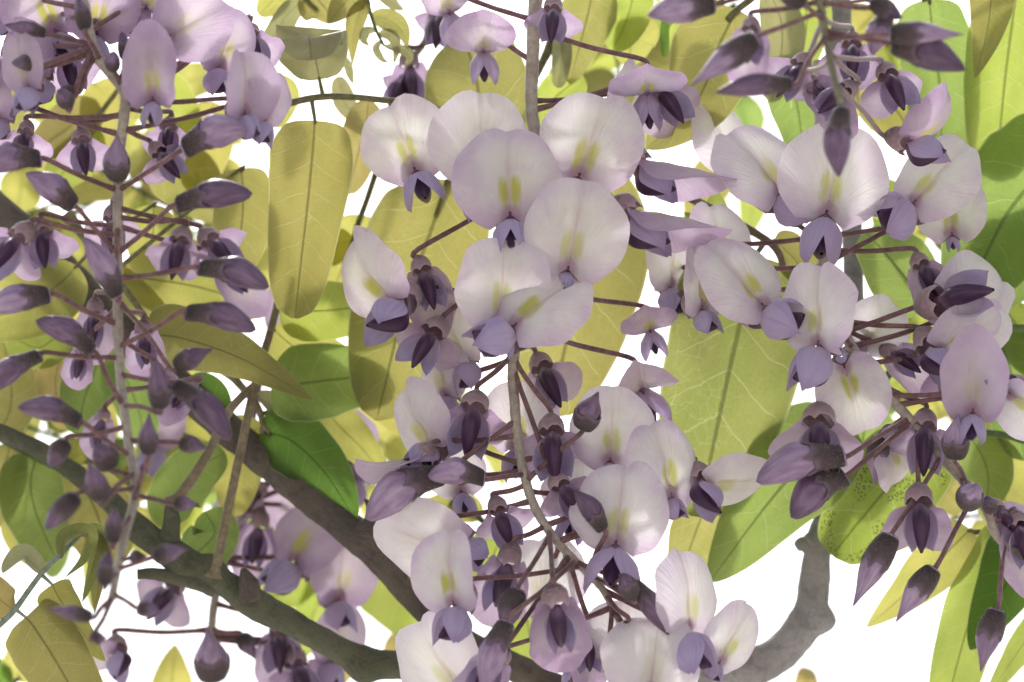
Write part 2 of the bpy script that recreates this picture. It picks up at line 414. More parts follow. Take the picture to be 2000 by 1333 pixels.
def calyx_mesh(seed, rr=0.34, ln=0.56):
    def fn(a, b):
        ps = 2 * math.pi * a; s = b
        tooth = max(0.0, math.cos(5 * ps)) ** 1.5
        r = rr * (math.sin(min(1.0, s * 1.5 + 0.02) * math.pi / 2)) ** 0.62 * (1 + 0.06 * s) - 0.0
        r *= 1 + 0.05 * math.sin(5 * ps + seed) * s
        z = -ln + s * ln * 1.02 + sstep(0.8, 1.0, s) * tooth * 0.16
        y = r * math.sin(ps) * 0.95 + 0.05 * math.sin(math.pi * s)
        return (r * math.cos(ps), y, z), (a, s)
    return grid(30, 14, fn, MC, 'calyx')
BANNER = {'o': [banner_mesh(0.10, 0.20, 1), banner_mesh(-0.18, 0.30, 2, 0.03), banner_mesh(0.22, 0.12, 3, 0.07), banner_mesh(0.02, 0.35, 4, 0.02), banner_mesh(0.16, 0.26, 11, 0.06, 1.05, wav=0.05), banner_mesh(-0.10, 0.15, 12, 0.01, 0.97), banner_mesh(0.3, 0.05, 13, 0.10, 1.0, wav=0.09), banner_mesh(-0.3, 0.4, 14, 0.04, 1.02, wav=0.08, crease=0.09), banner_mesh(0.08, 0.5, 15, 0.0, 1.04, wav=0.06, lobe=0.16)],
          'n': [banner_mesh(0.75, 0.25, 5, 0.03, 0.95), banner_mesh(0.9, 0.1, 6, 0.0, 0.92, crease=0.10)],
          'h': [banner_mesh(1.75, -0.20, 7, 0.0, 0.95, 0.22, lobe=0.0), banner_mesh(1.5, -0.1, 8, 0.0, 0.95, 0.2, lobe=0.0)],
          'r': [banner_mesh(-0.75, 0.85, 9, 0.02, 1.0, 0.03, wav=0.06), banner_mesh(-0.5, 1.0, 10, 0.02, 1.0, 0.08, wav=0.07)]}
WING = {g: [(wing_mesh(-1, g, k), wing_mesh(1, g, k)) for k in (1, 2, 3)] for g in (0, 1, 2)}
KEEL = [keel_mesh(1), keel_mesh(2, 1.0)]
CALYX = [downy(q, 160, 0.05, 0.003, 9, None) for q in (calyx_mesh(1), calyx_mesh(2, 0.36, 0.52), calyx_mesh(3, 0.32, 0.6))]

def bud_meshes(kind, seed):
    """unit length along +Z, unit half width; a folded bud: calyx cup over the closed petals"""
    rr = random.Random(seed)
    bend = {'bean': 0.30, 'drop': 0.07, 'stub': 0.10, 'long': 0.16}[kind] * rr.uniform(0.8, 1.2)
    cl = {'bean': 0.36, 'drop': 0.40, 'stub': 0.62, 'long': 0.34}[kind]
    def spine(s): return bend * (math.sin(math.pi * s) * 0.55 - 0.25 * s * s)
    def prof(s):
        if kind == 'drop': return (math.sin(math.pi * min(1, 0.14 + 0.86 * s ** 0.86)) ** 0.72) * (1 - 0.50 * sstep(0.45, 0.95, s)) * 1.04
        if kind == 'stub': return math.sin(math.pi * (0.12 + 0.88 * s ** 0.9)) ** 0.65
        if kind == 'long': return (0.74 + 0.26 * sstep(0.2, 0.5, s)) * (math.sin(math.pi * min(1, 0.17 + 0.83 * s ** 0.92)) ** 0.66) * (1 - 0.22 * sstep(0.6, 1.0, s))
        return (0.60 + 0.40 * sstep(0.22, 0.58, s)) * (math.sin(math.pi * min(1, 0.24 + 0.76 * s)) ** 0.55)
    def body(a, b):
        s = b; ps = 2 * math.pi * a - math.pi / 2; r = prof(s) * 0.97
        d = (a if a < 0.5 else a - 1) * 360
        r *= 1 - 0.16 * math.exp(-(d / 11) ** 2) * sstep(0.2, 0.4, s) + 0.05 * math.exp(-((abs(d) - 22) / 12) ** 2) * sstep(0.3, 0.6, s)
        r *= 1 + 0.04 * math.exp(-((abs(d) - 180) / 16) ** 2)
        r *= 1 + 0.05 * noise.noise(Vector((math.cos(ps), math.sin(ps), s * 3 + seed * 5)))
        return (r * math.cos(ps) * 0.94, r * math.sin(ps) + spine(s) * 2.6, s), (min(a, 1 - a) * 2, s)
    def cup(a, b):
        ps = 2 * math.pi * a - math.pi / 2; tooth = max(0.0, math.cos(5 * ps + 0.5)) ** 1.2
        s = b * (cl + 0.12 * tooth * b)
        r = prof(s) * (1.035 + 0.01 * b) if b > 0.03 else 0.2
        return (r * math.cos(ps), r * math.sin(ps) + spine(s) * 2.6, s - 0.012), (min(a, 1 - a) * 2, b)
    return {k: downy(grid(22, 20, body, MBUD[k], 'bud_petals'), 70, 0.12, 0.005, seed, 0.05) for k in 'ld'}, downy(grid(22, 9, cup, MBC, 'bud_calyx'), 150, 0.14, 0.006, seed + 50, 0.03)
BUDS = {k: [bud_meshes(k, i + 3) for i in range(2)] for k in ('bean', 'drop', 'stub', 'long')}

# ------------------------------------------------------------------ racemes
# poses: keel direction, banner direction (right, up, towards the lens), angle between banner normal and keel
POSE = {'F': ((0, -.78, .62), (0, 1, 0), 46), 'FL': ((-.52, -.62, .58), (0, 1, 0), 40), 'FR': ((.52, -.62, .58), (0, 1, 0), 40),
        'U': ((0, -.84, .54), (0, -.5, -.86), -8), 'UL': ((-.4, -.78, .5), (-.15, -.5, -.86), -8), 'UR': ((.4, -.78, .5), (.15, -.5, -.86), -8),
        'B': ((0, -.95, .05), (0, .1, -1), -10), 'D': ((0, -.93, .35), (0, .35, .93), 30),
        'SL': ((-.55, -.5, .67), (-.75, .65, -.13), 0), 'SR': ((.55, -.5, .67), (.75, .65, -.13), 0),
        'WR': ((-.15, -.75, .6), (.8, -.4, -.45), -6), 'WL': ((.15, -.75, .6), (-.8, -.4, -.45), -6),
        'V': ((.10, -.96, .12), (0, .1, .99), 12),
        'XR': ((.75, .1, .65), (.6, -.1, -.75), -12),
        'PL': ((-.88, -.3, .36), (.0, .92, -.1), -52), 'PR': ((.88, -.3, .36), (.0, .92, -.1), -52)}
RN = random.Random(5)
def rollz(v, a):
    c, s = math.cos(-a), math.sin(-a); return Vector((v[0] * c - v[1] * s, v[0] * s + v[1] * c, v[2]))
class Raceme:
    def __init__(s, label, path, rad=(11, 7), mat='pale', att=(0, 60), group=None, ped=5.2, lilac=False):
        s.lilac = lilac
        s.path = catmull(path, 14 * (len(path) - 1)); s.att = att; s.pedr = ped
        top = P(*path[0]); s.e = empty('wisteria_raceme', top)
        tag(s.e, label, 'flower cluster', group)
        n = len(s.path)
        pts = [P(*p) for p in s.path]
        rad = [(rad[0] + (rad[1] - rad[0]) * i / (n - 1)) * S(s.path[i][2]) for i in range(n)]
        kn = []
        MBd().tube(pts, rad, 12, 0.10, 500).build('rachis', MRACH[mat], s.e, (1400, 7 * PX, 0.45 * PX))
    def zat(s, y):
        return min(s.path, key=lambda p: abs(p[1] - y))[2]
    def hook(s, x, y):
        return min(s.path, key=lambda p: (p[0] - x) ** 2 + (p[1] - y) ** 2)
    def pedicel(s, base, axis, zb, att, parent):
        h = s.hook(*att); A = P(*h); L = (base - A).length
        lift = V(0, 0, 1) * L * 0.05
        p = [A, A.lerp(base, 0.5) + lift, base - axis * min(0.10 * L, 0.0012), base + axis * 0.0006]
        c = catmull([tuple(q) for q in p], 14); r = s.pedr * S(zb)
        rad = [r * (1.25 if i < 2 else 1.0) * (1 + 0.35 * sstep(11, 14, i)) for i in range(15)]
        MBd().tube(c, rad, 7, 0.12, 700).build('pedicel', MPED, parent)
    def flower(s, x, y, R, pose='F', roll=0, dz=60, open='o', gape=1, att=None, wing=1.0, beta=None, jit=7, nostalk=False, keel=True, lil=None):
        z = s.zat(y) + dz; a, u, be = POSE[pose]
        if open == 'h' and pose[0] in 'UBPS': be = -55
        be = be if beta is None else beta
        rl = R_(roll + RN.uniform(-jit, jit) * 0.6)
        a = rollz(Vector(a) + Vector([RN.uniform(-.1, .1) for _ in '123']) * (jit / 8), rl); u = rollz(u, rl)
        a.normalize(); u = (u - a * u.dot(a)).normalized()
        n = a * math.cos(R_(be)) + u * math.sin(R_(be)); bu = u * math.cos(R_(be)) - a * math.sin(R_(be))
        sc = R * S(z); o = P(x, y, z)
        def fm(Y, Z, sc, o):
            Y, Z = M3 @ Y, M3 @ Z; X = Y.cross(Z)
            return Matrix.Translation(o) @ Matrix((X, Y, Z)).transposed().to_4x4() @ Matrix.Scale(sc, 4)
        e = empty('flower', o, s.e)
        ob = o + (M3 @ (u * 0.20 + a * 0.12)) * sc
        link('banner_petal', RN.choice(BANNER[open]), e, fm(bu, n, sc, ob))
        if lil if lil is not None else (open == 'h' or pose[0] in 'UBVP' or s.lilac):
            bo = e.children[0] if e.children else None
            bo.material_slots[0].link = 'OBJECT'; bo.material_slots[0].material = MLIL
        if pose[0] in 'UB' and wing == 1.0: wing = 1.2
        aw = M3 @ a; mb = fm(u, a, sc * wing, o + aw * sc * 0.02)
        wl_, wr_ = RN.choice(WING[gape])
        link('wing_petal', wl_, e, mb); link('wing_petal', wr_, e, mb)
        if keel: link('keel_petal', RN.choice(KEEL), e, mb)
        cb = fm(u, a, sc * 0.93, o - aw * sc * 0.06)
        link('calyx', RN.choice(CALYX), e, cb)
        if not nostalk: s.pedicel(o - aw * sc * 0.57, aw, z, att or (x + s.att[0], y + s.att[1]), e)
        return e
    def bud(s, bx, by, tx, ty, w, kind='bean', col='d', dz=60, tilt=0, att=None, roll=None, nostalk=False):
        w *= 0.86; z = s.zat(by) + dz; L = math.hypot(tx - bx, ty - by); d = Vector(((tx - bx) / L, -(ty - by) / L, 0))
        t = R_(tilt + RN.uniform(-5, 5)); a = (d * math.cos(t) + Vector((0, 0, math.sin(t)))).normalized()
        L = L / max(0.35, math.cos(t))
        rl = R_(RN.uniform(-35, 35) if roll is None else roll)
        side = a.cross(Vector((0, 0, 1))).normalized()
        if side.y < 0: side = -side
        up = side * math.cos(rl) + a.cross(side) * math.sin(rl)
        Z, Y = M3 @ a, M3 @ up; X = Y.cross(Z); sc = S(z)
        m = Matrix.Translation(P(bx, by, z)) @ Matrix((X, Y, Z)).transposed().to_4x4() @ Matrix.Diagonal((w / 2 * sc, w / 2 * sc, L * sc, 1))
        bm, cm = RN.choice(BUDS[kind])
        e = empty('flower_bud', P(bx, by, z), s.e)
        link('bud_petals', bm[col], e, m); link('bud_calyx', cm, e, m)
        if not nostalk: s.pedicel(P(bx, by, z) + Z * 0.0002, Z, z, att or (bx + s.att[0], by + s.att[1]), e)
        return e

# ------------------------------------------------------------------ leaves
SHAPE = {'ob': (0.36, 0.40), 'el': (0.55, 0.60), 'ov': (0.48, 0.85), 'la': (0.70, 1.15), 'ro': (0.45, 0.50), 'ac': (0.5, 1.05)}
def leaflet(parent, sp, w, shape='ov', col='y', roll=0, fold=0.12, curl=0.0, wav=0.09, droop=0.0, name='leaflet', label=None):
    """sp: (x, y, z) pixels+depth from base to tip; w: full width in pixels"""
    a, b = SHAPE[shape]; pk = (a / (a + b)) ** a * (b / (a + b)) ** b
    nt, nu = 30, 14; sp = catmull([tuple(p) for p in sp], nt)
    pts = [P(*p) for p in sp]; seed = RN.uniform(0, 99)
    v, uv, f = [], [], []; Lacc = 0.0
    for i, p in enumerate(pts):
        t = i / nt
        if i: Lacc += (p - pts[i - 1]).length
        T = (pts[min(nt, i + 1)] - pts[max(0, i - 1)]).normalized()
        s0 = T.cross(V(0, 0, 1))
        if s0.length < 0.15: s0 = T.cross(V(0.3, 1, 0))
        s0.normalize(); n0 = s0.cross(T).normalized()
        if n0.dot(V(0, 0, 1)) < 0 and i == 0: pass
        rl = R_(roll + 10 * math.sin(3 * t + seed))
        sd_ = s0 * math.cos(rl) + n0 * math.sin(rl); nn = sd_.cross(T).normalized()
        tt = min(max(t, 0.004), 0.999); hw = tt ** a * (1 - tt) ** b / pk
        hw *= 1 + 0.035 * noise.noise(Vector((t * 7, seed, 0)))
        hw = hw * w / 2 * S(sp[i][2])
        for j in range(nu + 1):
            u = -1 + 2 * j / nu
            c = u * (1 + 0.03 * noise.noise(Vector((t * 9, u * 2, seed + 4))))
            th = curl * u                                     # cross-section curl
            x = math.sin(th) / curl if abs(curl) > 1e-3 else c
            zc = (1 - math.cos(th)) / curl if abs(curl) > 1e-3 else 0
            off = zc - fold * abs(u) + wav * u * u * math.sin(9 * t + seed + (2 if u > 0 else 0)) + 0.05 * noise.noise(Vector((t * 4, u * 1.5, seed)))
            off -= 0.03 * math.exp(-(u / 0.06) ** 2)
            v.append(p + sd_ * (x if abs(curl) > 1e-3 else c) * hw - nn * off * hw)
            uv.append((u, Lacc / (w * S(sp[0][2]))))
    for i in range(nt):
        for j in range(nu):
            q = i * (nu + 1) + j; f.append((q, q + 1, q + nu + 2, q + nu + 1))
    o = link(name, mesh(name, v, f, uv, MLEAF[col]), parent)
    return o
def leaf(label, stalk, leaflets, rad=6, smat='o', group=None, cat='leaf'):
    """compound leaf: a stalk path and leaflets (spine, width, options); stalklets join each leaflet to the stalk"""
    e = empty('compound_leaf', P(*stalk[0])); tag(e, label, cat, group)
    path = catmull(stalk, 10 * (len(stalk) - 1)); b = MBd(); n = len(path)
    b.tube([P(*p) for p in path], [(rad * (1.15 - 0.4 * i / (n - 1) + 1.1 * math.exp(-(i / 2.5) ** 2))) * S(path[i][2]) for i in range(n)], 9, 0.06, 400)
    for (sp, w, *o) in leaflets:
        o = o[0] if o else {}; q = sp[0]
        h = min(path, key=lambda p: (p[0] - q[0]) ** 2 + (p[1] - q[1]) ** 2 + 0.3 * (p[2] - q[2]) ** 2)
        if o.pop('stalklet', True) and math.dist(h, q) > 4:
            t = sp[1]; k = tuple(q[i] + (t[i] - q[i]) * 0.12 for i in range(3))
            md = tuple((h[i] + q[i]) / 2 for i in range(3))
            cc = catmull([h, md, q, k], 9)
            b.tube([P(*p) for p in cc], [rad * 0.72 * S(p[2]) * (1 - 0.05 * i) for i, p in enumerate(cc)], 7)
        leaflet(e, sp, w, **o)
    b.build('leaf_stalk', MSTALK[smat], e)
    return e
def branch(name, label, path, mat, knobs=(), sides=20, rough=0.09, twigs=(), cat='branch'):
    """path: (x, y, z, radius) in pixels; twigs: side stubs (path, material)"""
    c = catmull(path, 22 * (len(path) - 1)); b = MBd()
    kn = [(P(x, y, z), V(*d).normalized(), r * S(z), h * S(z)) for (x, y, z, d, r, h) in knobs]
    b.tube([P(*p[:3]) for p in c], [p[3] * S(p[2]) for p in c], sides, rough, 260, kn)
    o = b.build(name, MBARK[mat]); tag(o, label, cat)
    for tn, tp, tm in twigs:
        c = catmull(tp, 12 * (len(tp) - 1)); q = MBd()
        q.tube([P(*p[:3]) for p in c], [p[3] * S(p[2]) for p in c], 12, 0.12, 400)
        q.build(tn, MBARK[tm], o)
    return o

# ================================================================== ground (below and behind the camera, returns light from under the vine)
def mat_ground():
    m = Mat('pale_gravel'); o = m.obj(); n = m.noise(o, 0.6, 4); f = m.noise(o, 60.0, 5)
    c = m.mix(n.ramp(0.3, 0.7), (0.42, 0.39, 0.35), (0.52, 0.49, 0.44)); c = m.mix(f.ramp(0.4, 0.7) * 0.4, c, (0.22, 0.20, 0.18))
    return m.finish(c, None, 0, 0.9, 0.2, 0, m.bump(f, 0.5, 0.01))
g = link('ground', mesh('ground', [(-900, -900, 0), (900, -900, 0), (900, 900, 0), (-900, 900, 0)], [(0, 1, 2, 3)], [(0, 0)] * 4, mat_ground()))
tag(g, 'pale gravel ground under the vine', 'ground', kind='structure')

# ================================================================== woody branches
branch('vine_branch', 'thick brown woody branch running diagonally down under green leaves',
       [(-260, 210, -420, 35), (-80, 350, -400, 33), (90, 495, -370, 33), (230, 640, -340, 32), (430, 825, -310, 32), (560, 935, -290, 32), (690, 1040, -270, 33), (745, 1095, -265, 29),
        (800, 1165, -270, 23), (900, 1250, -280, 26), (1040, 1320, -290, 28), (1200, 1400, -300, 26)], 'brown',
       knobs=[(735, 1050, -240, (.5, .6, .3), 55, 34), (505, 880, -280, (.3, .5, .5), 40, 6)],
       twigs=[('side_bud', [(715, 1050, -262, 16), (728, 1018, -245, 17), (724, 992, -232, 10), (712, 975, -226, 2)], 'brown')])
branch('vine_shoot', 'greenish brown shoot with leaf joints ending behind white blossoms at its lower end',
       [(-240, 700, -330, 17), (-60, 815, -310, 17), (20, 853, -300, 17), (100, 893, -290, 18), (200, 965, -270, 21), (275, 1040, -250, 26), (345, 1085, -240, 28), (430, 1135, -235, 26),
        (495, 1178, -235, 31), (560, 1212, -240, 27), (650, 1262, -250, 26), (720, 1295, -260, 30), (800, 1303, -270, 26), (900, 1330, -290, 24), (1010, 1390, -300, 23)], 'moss',
       knobs=[(345, 1110, -215, (-.2, -.8, .4), 50, 16), (420, 1105, -215, (.1, .8, .3), 45, 22), (705, 1318, -240, (-.1, -.9, .3), 45, 18), (495, 1190, -215, (.1, .2, .9), 45, 9), (280, 1010, -230, (.3, .8, .3), 50, 8)],
       twigs=[('side_bud', [(490, 1170, -215, 24), (484, 1138, -205, 20), (474, 1112, -198, 5)], 'brown'),
              ('spur', [(420, 1150, -235, 17), (370, 1135, -225, 15), (305, 1122, -215, 12), (268, 1122, -210, 10)], 'moss'),
              ('leaf_joint', [(330, 1050, -235, 22), (335, 1020, -225, 17), (335, 992, -215, 13), (338, 980, -212, 6)], 'moss')])
branch('vine_branch', 'bare pale grey branch curving up against the open white sky',
       [(1180, 1420, -380, 44), (1320, 1360, -370, 42), (1400, 1320, -360, 40), (1480, 1300, -350, 37), (1540, 1260, -340, 36), (1580, 1200, -335, 34), (1592, 1130, -330, 30), (1598, 1060, -325, 26),
        (1615, 1000, -320, 20), (1650, 880, -330, 20), (1672, 720, -340, 21), (1668, 600, -345, 20), (1665, 480, -350, 20), (1655, 300, -370, 22), (1640, 60, -390, 24), (1630, -220, -410, 24)], 'grey',
       knobs=[(1610, 1215, -315, (.9, -.1, .2), 42, 26), (1400, 1335, -330, (0, .8, .4), 60, 10)],
       twigs=[('spur', [(1598, 1070, -320, 18), (1578, 1066, -315, 16), (1566, 1064, -312, 15), (1556, 1070, -310, 9)], 'grey'),
              ('spur', [(1598, 1068, -315, 15), (1582, 1054, -310, 14), (1573, 1046, -308, 8)], 'grey')])

# ================================================================== leaves
leaf('olive compound leaf with one long oblong leaflet hanging and another folded over at the tip',
     [(450, 235, -190), (560, 203, -180), (640, 189, -170), (740, 195, -170), (850, 212, -175), (960, 260, -200)],
     [([(615, 236, -150), (611, 290, -148), (600, 400, -145), (575, 622, -150)], 164, dict(shape='ob', col='y', roll=8, fold=-0.05)),
      ([(624, 156, -150), (618, 125, -158), (612, 98, -160), (606, 76, -130), (604, 72, -96), (606, 92, -74), (608, 118, -76)], 146, dict(shape='ob', col='k', fold=0.0, wav=0.10)),
      ([(720, 195, -170), (715, 240, -260), (700, 300, -330), (680, 380, -380)], 84, dict(shape='el', col='b'))], 7, 'o')
leaf('broad olive compound leaf spread behind the large white blossoms',
     [(1090, 60, -330), (1000, 230, -300), (890, 340, -260), (850, 420, -240)],
     [([(872, 352, -250), (850, 430, -235), (790, 600, -230), (735, 822, -240)], 236, dict(shape='el', col='y', roll=-10)),
      ([(930, 330, -270), (938, 240, -270), (930, 150, -290), (905, 70, -320)], 220, dict(shape='ob', col='y', roll=14, wav=0.12)),
      ([(1010, 300, -290), (1130, 420, -280), (1120, 600, -270), (1075, 815, -280)], 285, dict(shape='el', col='y', roll=-12))], 7, 'o')
leaf('compound leaf with rounded bright green leaflets on slim brown stalk rising from the shoot',
     [(418, 1128, -215), (436, 1040, -205), (468, 890, -210), (498, 752, -220), (538, 610, -240), (560, 480, -270)],
     [([(530, 750, -225), (570, 752, -230), (650, 742, -250), (765, 730, -290)], 152, dict(shape='ro', col='g', roll=12)),
      ([(545, 600, -245), (590, 608, -270), (660, 605, -290), (770, 590, -330)], 120, dict(shape='ro', col='l')),
      ([(530, 640, -260), (590, 690, -320), (640, 700, -340), (720, 720, -380)], 110, dict(shape='ov', col='Y'))], 9, 'b')
leaf('gold olive lance shaped leaflet with a pointed drooping tip behind the purple bud raceme',
     [(130, 420, -260), (240, 560, -230), (290, 632, -215), (300, 660, -210)],
     [([(285, 655, -215), (350, 660, -190), (470, 700, -160), (612, 782, -130)], 128, dict(shape='ac', col='y', roll=-18, fold=-.1)),
      ([(240, 540, -260), (310, 548, -290), (400, 565, -310), (512, 600, -330)], 140, dict(shape='ro', col='Y')),
      ([(200, 500, -260), (250, 560, -280), (300, 610, -290), (318, 640, -300)], 60, dict(shape='el', col='y')),
      ([(150, 520, -280), (110, 560, -320), (40, 600, -340), (-60, 640, -360)], 150, dict(shape='el', col='Y')),
      ([(470, 330, -260), (475, 380, -250), (470, 450, -250), (455, 540, -260)], 122, dict(shape='ob', col='y', roll=10)),
      ([(300, 400, -300), (300, 440, -320), (296, 480, -330), (290, 540, -340)], 110, dict(shape='el', col='Y'))], 7, 'o')
leaf('deep green pointed leaflet lying above the thick brown branch',
     [(440, 720, -300), (500, 790, -280), (515, 830, -270), (530, 850, -268)],
     [([(508, 842, -270), (570, 862, -255), (640, 930, -250), (695, 1022, -255)], 132, dict(shape='ov', col='d', roll=-16, fold=.05)),
      ([(500, 772, -285), (540, 800, -300), (610, 850, -320), (682, 930, -340)], 66, dict(shape='la', col='k', roll=40, fold=.3)),
      ([(515, 830, -280), (480, 860, -350), (465, 920, -370), (455, 1010, -390)], 110, dict(shape='el', col='Y')),
      ([(620, 780, -320), (660, 830, -330), (710, 880, -340), (764, 950, -350)], 84, dict(shape='ov', col='Y', roll=10, fold=.25))], 7, 'b')
leaf('green leaflets standing on a slanting pale stalk above the shoot joint',
     [(338, 985, -210), (372, 940, -200), (408, 882, -195), (450, 800, -200), (505, 745, -230)],
     [([(352, 1022, -270), (340, 980, -275), (380, 920, -280), (440, 885, -290)], 112, dict(shape='ro', col='g', stalklet=False, roll=12)),
      ([(400, 1000, -300), (420, 1040, -300), (390, 1075, -310), (350, 1100, -320)], 100, dict(shape='ro', col='g', stalklet=False)),
      ([(430, 840, -260), (420, 790, -300), (400, 760, -310), (370, 740, -330)], 70, dict(shape='el', col='d'))], 10, 'b')
leaf('bronze yellow compound leaf hanging on a blue green stalk over white sky',
     [(-120, 1330, -60), (0, 1220, -70), (30, 1190, -70), (80, 1122, -75), (130, 1072, -80), (160, 1040, -85)],
     [([(50, 1206, -70), (70, 1230, -60), (120, 1310, -50), (190, 1440, -60)], 142, dict(shape='ob', col='y', roll=14)),
      ([(102, 1142, -74), (115, 1165, -70), (150, 1220, -60), (206, 1292, -50)], 88, dict(shape='ov', col='Y', roll=-30, fold=.15)),
      ([(118, 1090, -80), (130, 1050, -40), (170, 1045, -20), (160, 1090, -10), (125, 1130, -10)], 44, dict(shape='la', col='o', roll=50, fold=.4)),
      ([(155, 1040, -82), (190, 1050, -80), (180, 1110, -70), (160, 1178, -70)], 48, dict(shape='la', col='o', roll=30, fold=.5)),
      ([(165, 1038, -82), (205, 1060, -95), (195, 1130, -100), (185, 1200, -110)], 52, dict(shape='la', col='y', roll=-40, fold=.5)),
      ([(82, 1120, -75), (60, 1098, -70), (42, 1085, -75), (5, 1120, -80)], 58, dict(shape='el', col='k', roll=40, curl=1.2)),
      ([(28, 1192, -70), (10, 1180, -80), (-20, 1150, -80), (-60, 1100, -90)], 70, dict(shape='el', col='b'))], 6, 't')
leaf('yellow green leaflets beside the lower end of the shoot, spread under dark buds',
     [(-160, 760, -420), (-30, 840, -400), (60, 890, -380), (120, 920, -370)],
     [([(70, 895, -380), (60, 940, -370), (70, 1000, -360), (110, 1095, -350)], 132, dict(shape='ob', col='g', roll=8)),
      ([(20, 870, -390), (10, 910, -390), (-5, 960, -390), (-30, 1040, -390)], 100, dict(shape='el', col='y')),
      ([(140, 915, -390), (180, 980, -400), (200, 1040, -400), (210, 1110, -400)], 150, dict(shape='el', col='y')),
      ([(40, 960, -450), (40, 1010, -450), (60, 1060, -450), (95, 1110, -450)], 90, dict(shape='el', col='Y')),
      ([(-10, 860, -400), (20, 800, -420), (20, 740, -430), (5, 660, -440)], 110, dict(shape='el', col='y'))], 7, 'g')
leaf('green leaflet pair behind the middle of the purple bud raceme',
     [(60, 560, -360), (150, 640, -340), (190, 690, -330)],
     [([(190, 690, -330), (185, 730, -320), (165, 780, -320), (150, 850, -330)], 110, dict(shape='el', col='g')),
      ([(150, 640, -340), (110, 660, -360), (70, 680, -370), (10, 650, -380)], 90, dict(shape='el', col='l')),
      ([(120, 700, -370), (110, 730, -380), (110, 770, -390), (130, 840, -400)], 80, dict(shape='el', col='b')),
      ([(200, 700, -350), (240, 730, -380), (270, 800, -400), (285, 870, -410)], 90, dict(shape='el', col='g'))], 7, 'o')
leaf('large veined olive compound leaf below brown stalk, between the two white blossom racemes',
     [(1250, 330, -330), (1345, 385, -250), (1430, 430, -220), (1508, 478, -200), (1530, 520, -200)],
     [([(1476, 500, -225), (1455, 580, -225), (1420, 740, -220), (1362, 1010, -240)], 292, dict(shape='ob', col='o', roll=10)),
      ([(1512, 470, -215), (1535, 490, -230), (1570, 530, -240), (1600, 590, -250)], 92, dict(shape='el', col='y', roll=30)),
      ([(1375, 398, -260), (1380, 410, -330), (1375, 440, -340), (1365, 500, -350)], 90, dict(shape='el', col='l')),
      ([(1390, 970, -270), (1370, 1010, -300), (1350, 1060, -310), (1330, 1140, -320)], 130, dict(shape='el', col='y', stalklet=False, roll=30))], 9, 'b')
leaf('big sunlit green leaflet with netted veins beside the bare grey branch',
     [(1760, 700, -290), (1690, 790, -270), (1645, 830, -255), (1625, 850, -250)],
     [([(1645, 818, -252), (1590, 880, -245), (1500, 985, -235), (1385, 1138, -240)], 215, dict(shape='ov', col='g', roll=-14)),
      ([(1690, 790, -270), (1690, 830, -330), (1680, 880, -340), (1660, 960, -350)], 130, dict(shape='el', col='g'))], 7, 'g')
leaf('lime green leaflet peppered with black specks beside the grey branch',
     [(2060, 880, -300), (1960, 850, -280), (1880, 845, -265), (1838, 855, -255)],
     [([(1838, 850, -255), (1780, 900, -250), (1710, 980, -245), (1625, 1085, -250)], 188, dict(shape='ob', col='s', roll=8)),
      ([(1890, 850, -270), (1915, 885, -300), (1930, 930, -310), (1925, 990, -320)], 110, dict(shape='ro', col='g')),
      ([(1950, 850, -280), (1940, 900, -380), (1960, 960, -400), (1970, 1040, -410)], 150, dict(shape='el', col='Y'))], 7, 'g')
leaf('rounded green leaflet backlit beside the open white blossom with dark keel',
     [(2090, 640, -260), (1960, 640, -250), (1850, 620, -240), (1800, 590, -235)],
     [([(1812, 598, -235), (1780, 560, -230), (1740, 510, -230), (1690, 452, -235)], 150, dict(shape='ro', col='g', roll=-10)),
      ([(1940, 640, -260), (1965, 700, -280), (1985, 780, -290), (2000, 900, -300)], 150, dict(shape='el', col='g')),
      ([(1960, 600, -270), (1990, 640, -280), (2010, 680, -290), (2050, 740, -300)], 110, dict(shape='el', col='s')),
      ([(1730, 480, -290), (1740, 440, -330), (1740, 410, -330), (1735, 350, -330)], 80, dict(shape='el', col='l'))], 7, 'g')
leaf('broad green compound leaf hanging from above beside the uppermost dark buds',
     [(2150, -120, -260), (2010, -60, -240), (1930, -40, -230), (1860, -20, -240), (1800, 0, -250)],
     [([(1936, -60, -150), (1936, -20, -140), (1928, 60, -130), (1904, 154, -125)], 100, dict(shape='ac', col='y', roll=6)),
      ([(1990, -40, -250), (1975, 60, -240), (1960, 180, -235), (1945, 345, -240)], 170, dict(shape='ob', col='l', roll=-6)),
      ([(1815, 0, -255), (1822, 70, -265), (1835, 170, -270), (1840, 340, -280)], 150, dict(shape='ob', col='g', roll=10)),
      ([(2110, 240, -230), (2040, 330, -230), (1960, 430, -230), (1880, 600, -240)], 250, dict(shape='el', col='g', roll=-8, stalklet=False)),
      ([(2050, 420, -250), (2010, 470, -250), (1960, 520, -255), (1920, 600, -260)], 190, dict(shape='el', col='g', stalklet=False))], 8, 'o')
leaf('curved olive leaflet sweeping down behind the long dark bud above the white blossoms',
     [(1560, -100, -240), (1500, -30, -230), (1440, 20, -215), (1420, 40, -210)],
     [([(1440, 20, -215), (1405, 90, -205), (1360, 200, -200), (1262, 292, -205)], 178, dict(shape='ov', col='y', roll=-20)),
      ([(1500, -20, -230), (1525, 40, -250), (1525, 110, -260), (1505, 200, -270)], 90, dict(shape='el', col='k')),
      ([(1540, -60, -240), (1570, 0, -300), (1575, 60, -320), (1560, 150, -330)], 100, dict(shape='el', col='l')),
      ([(1520, 100, -280), (1545, 160, -290), (1560, 220, -300), (1570, 310, -310)], 110, dict(shape='el', col='g', stalklet=False)),
      ([(1700, 140, -330), (1730, 190, -340), (1760, 230, -340), (1790, 290, -340)], 130, dict(shape='el', col='Y', stalklet=False))], 8, 'o')
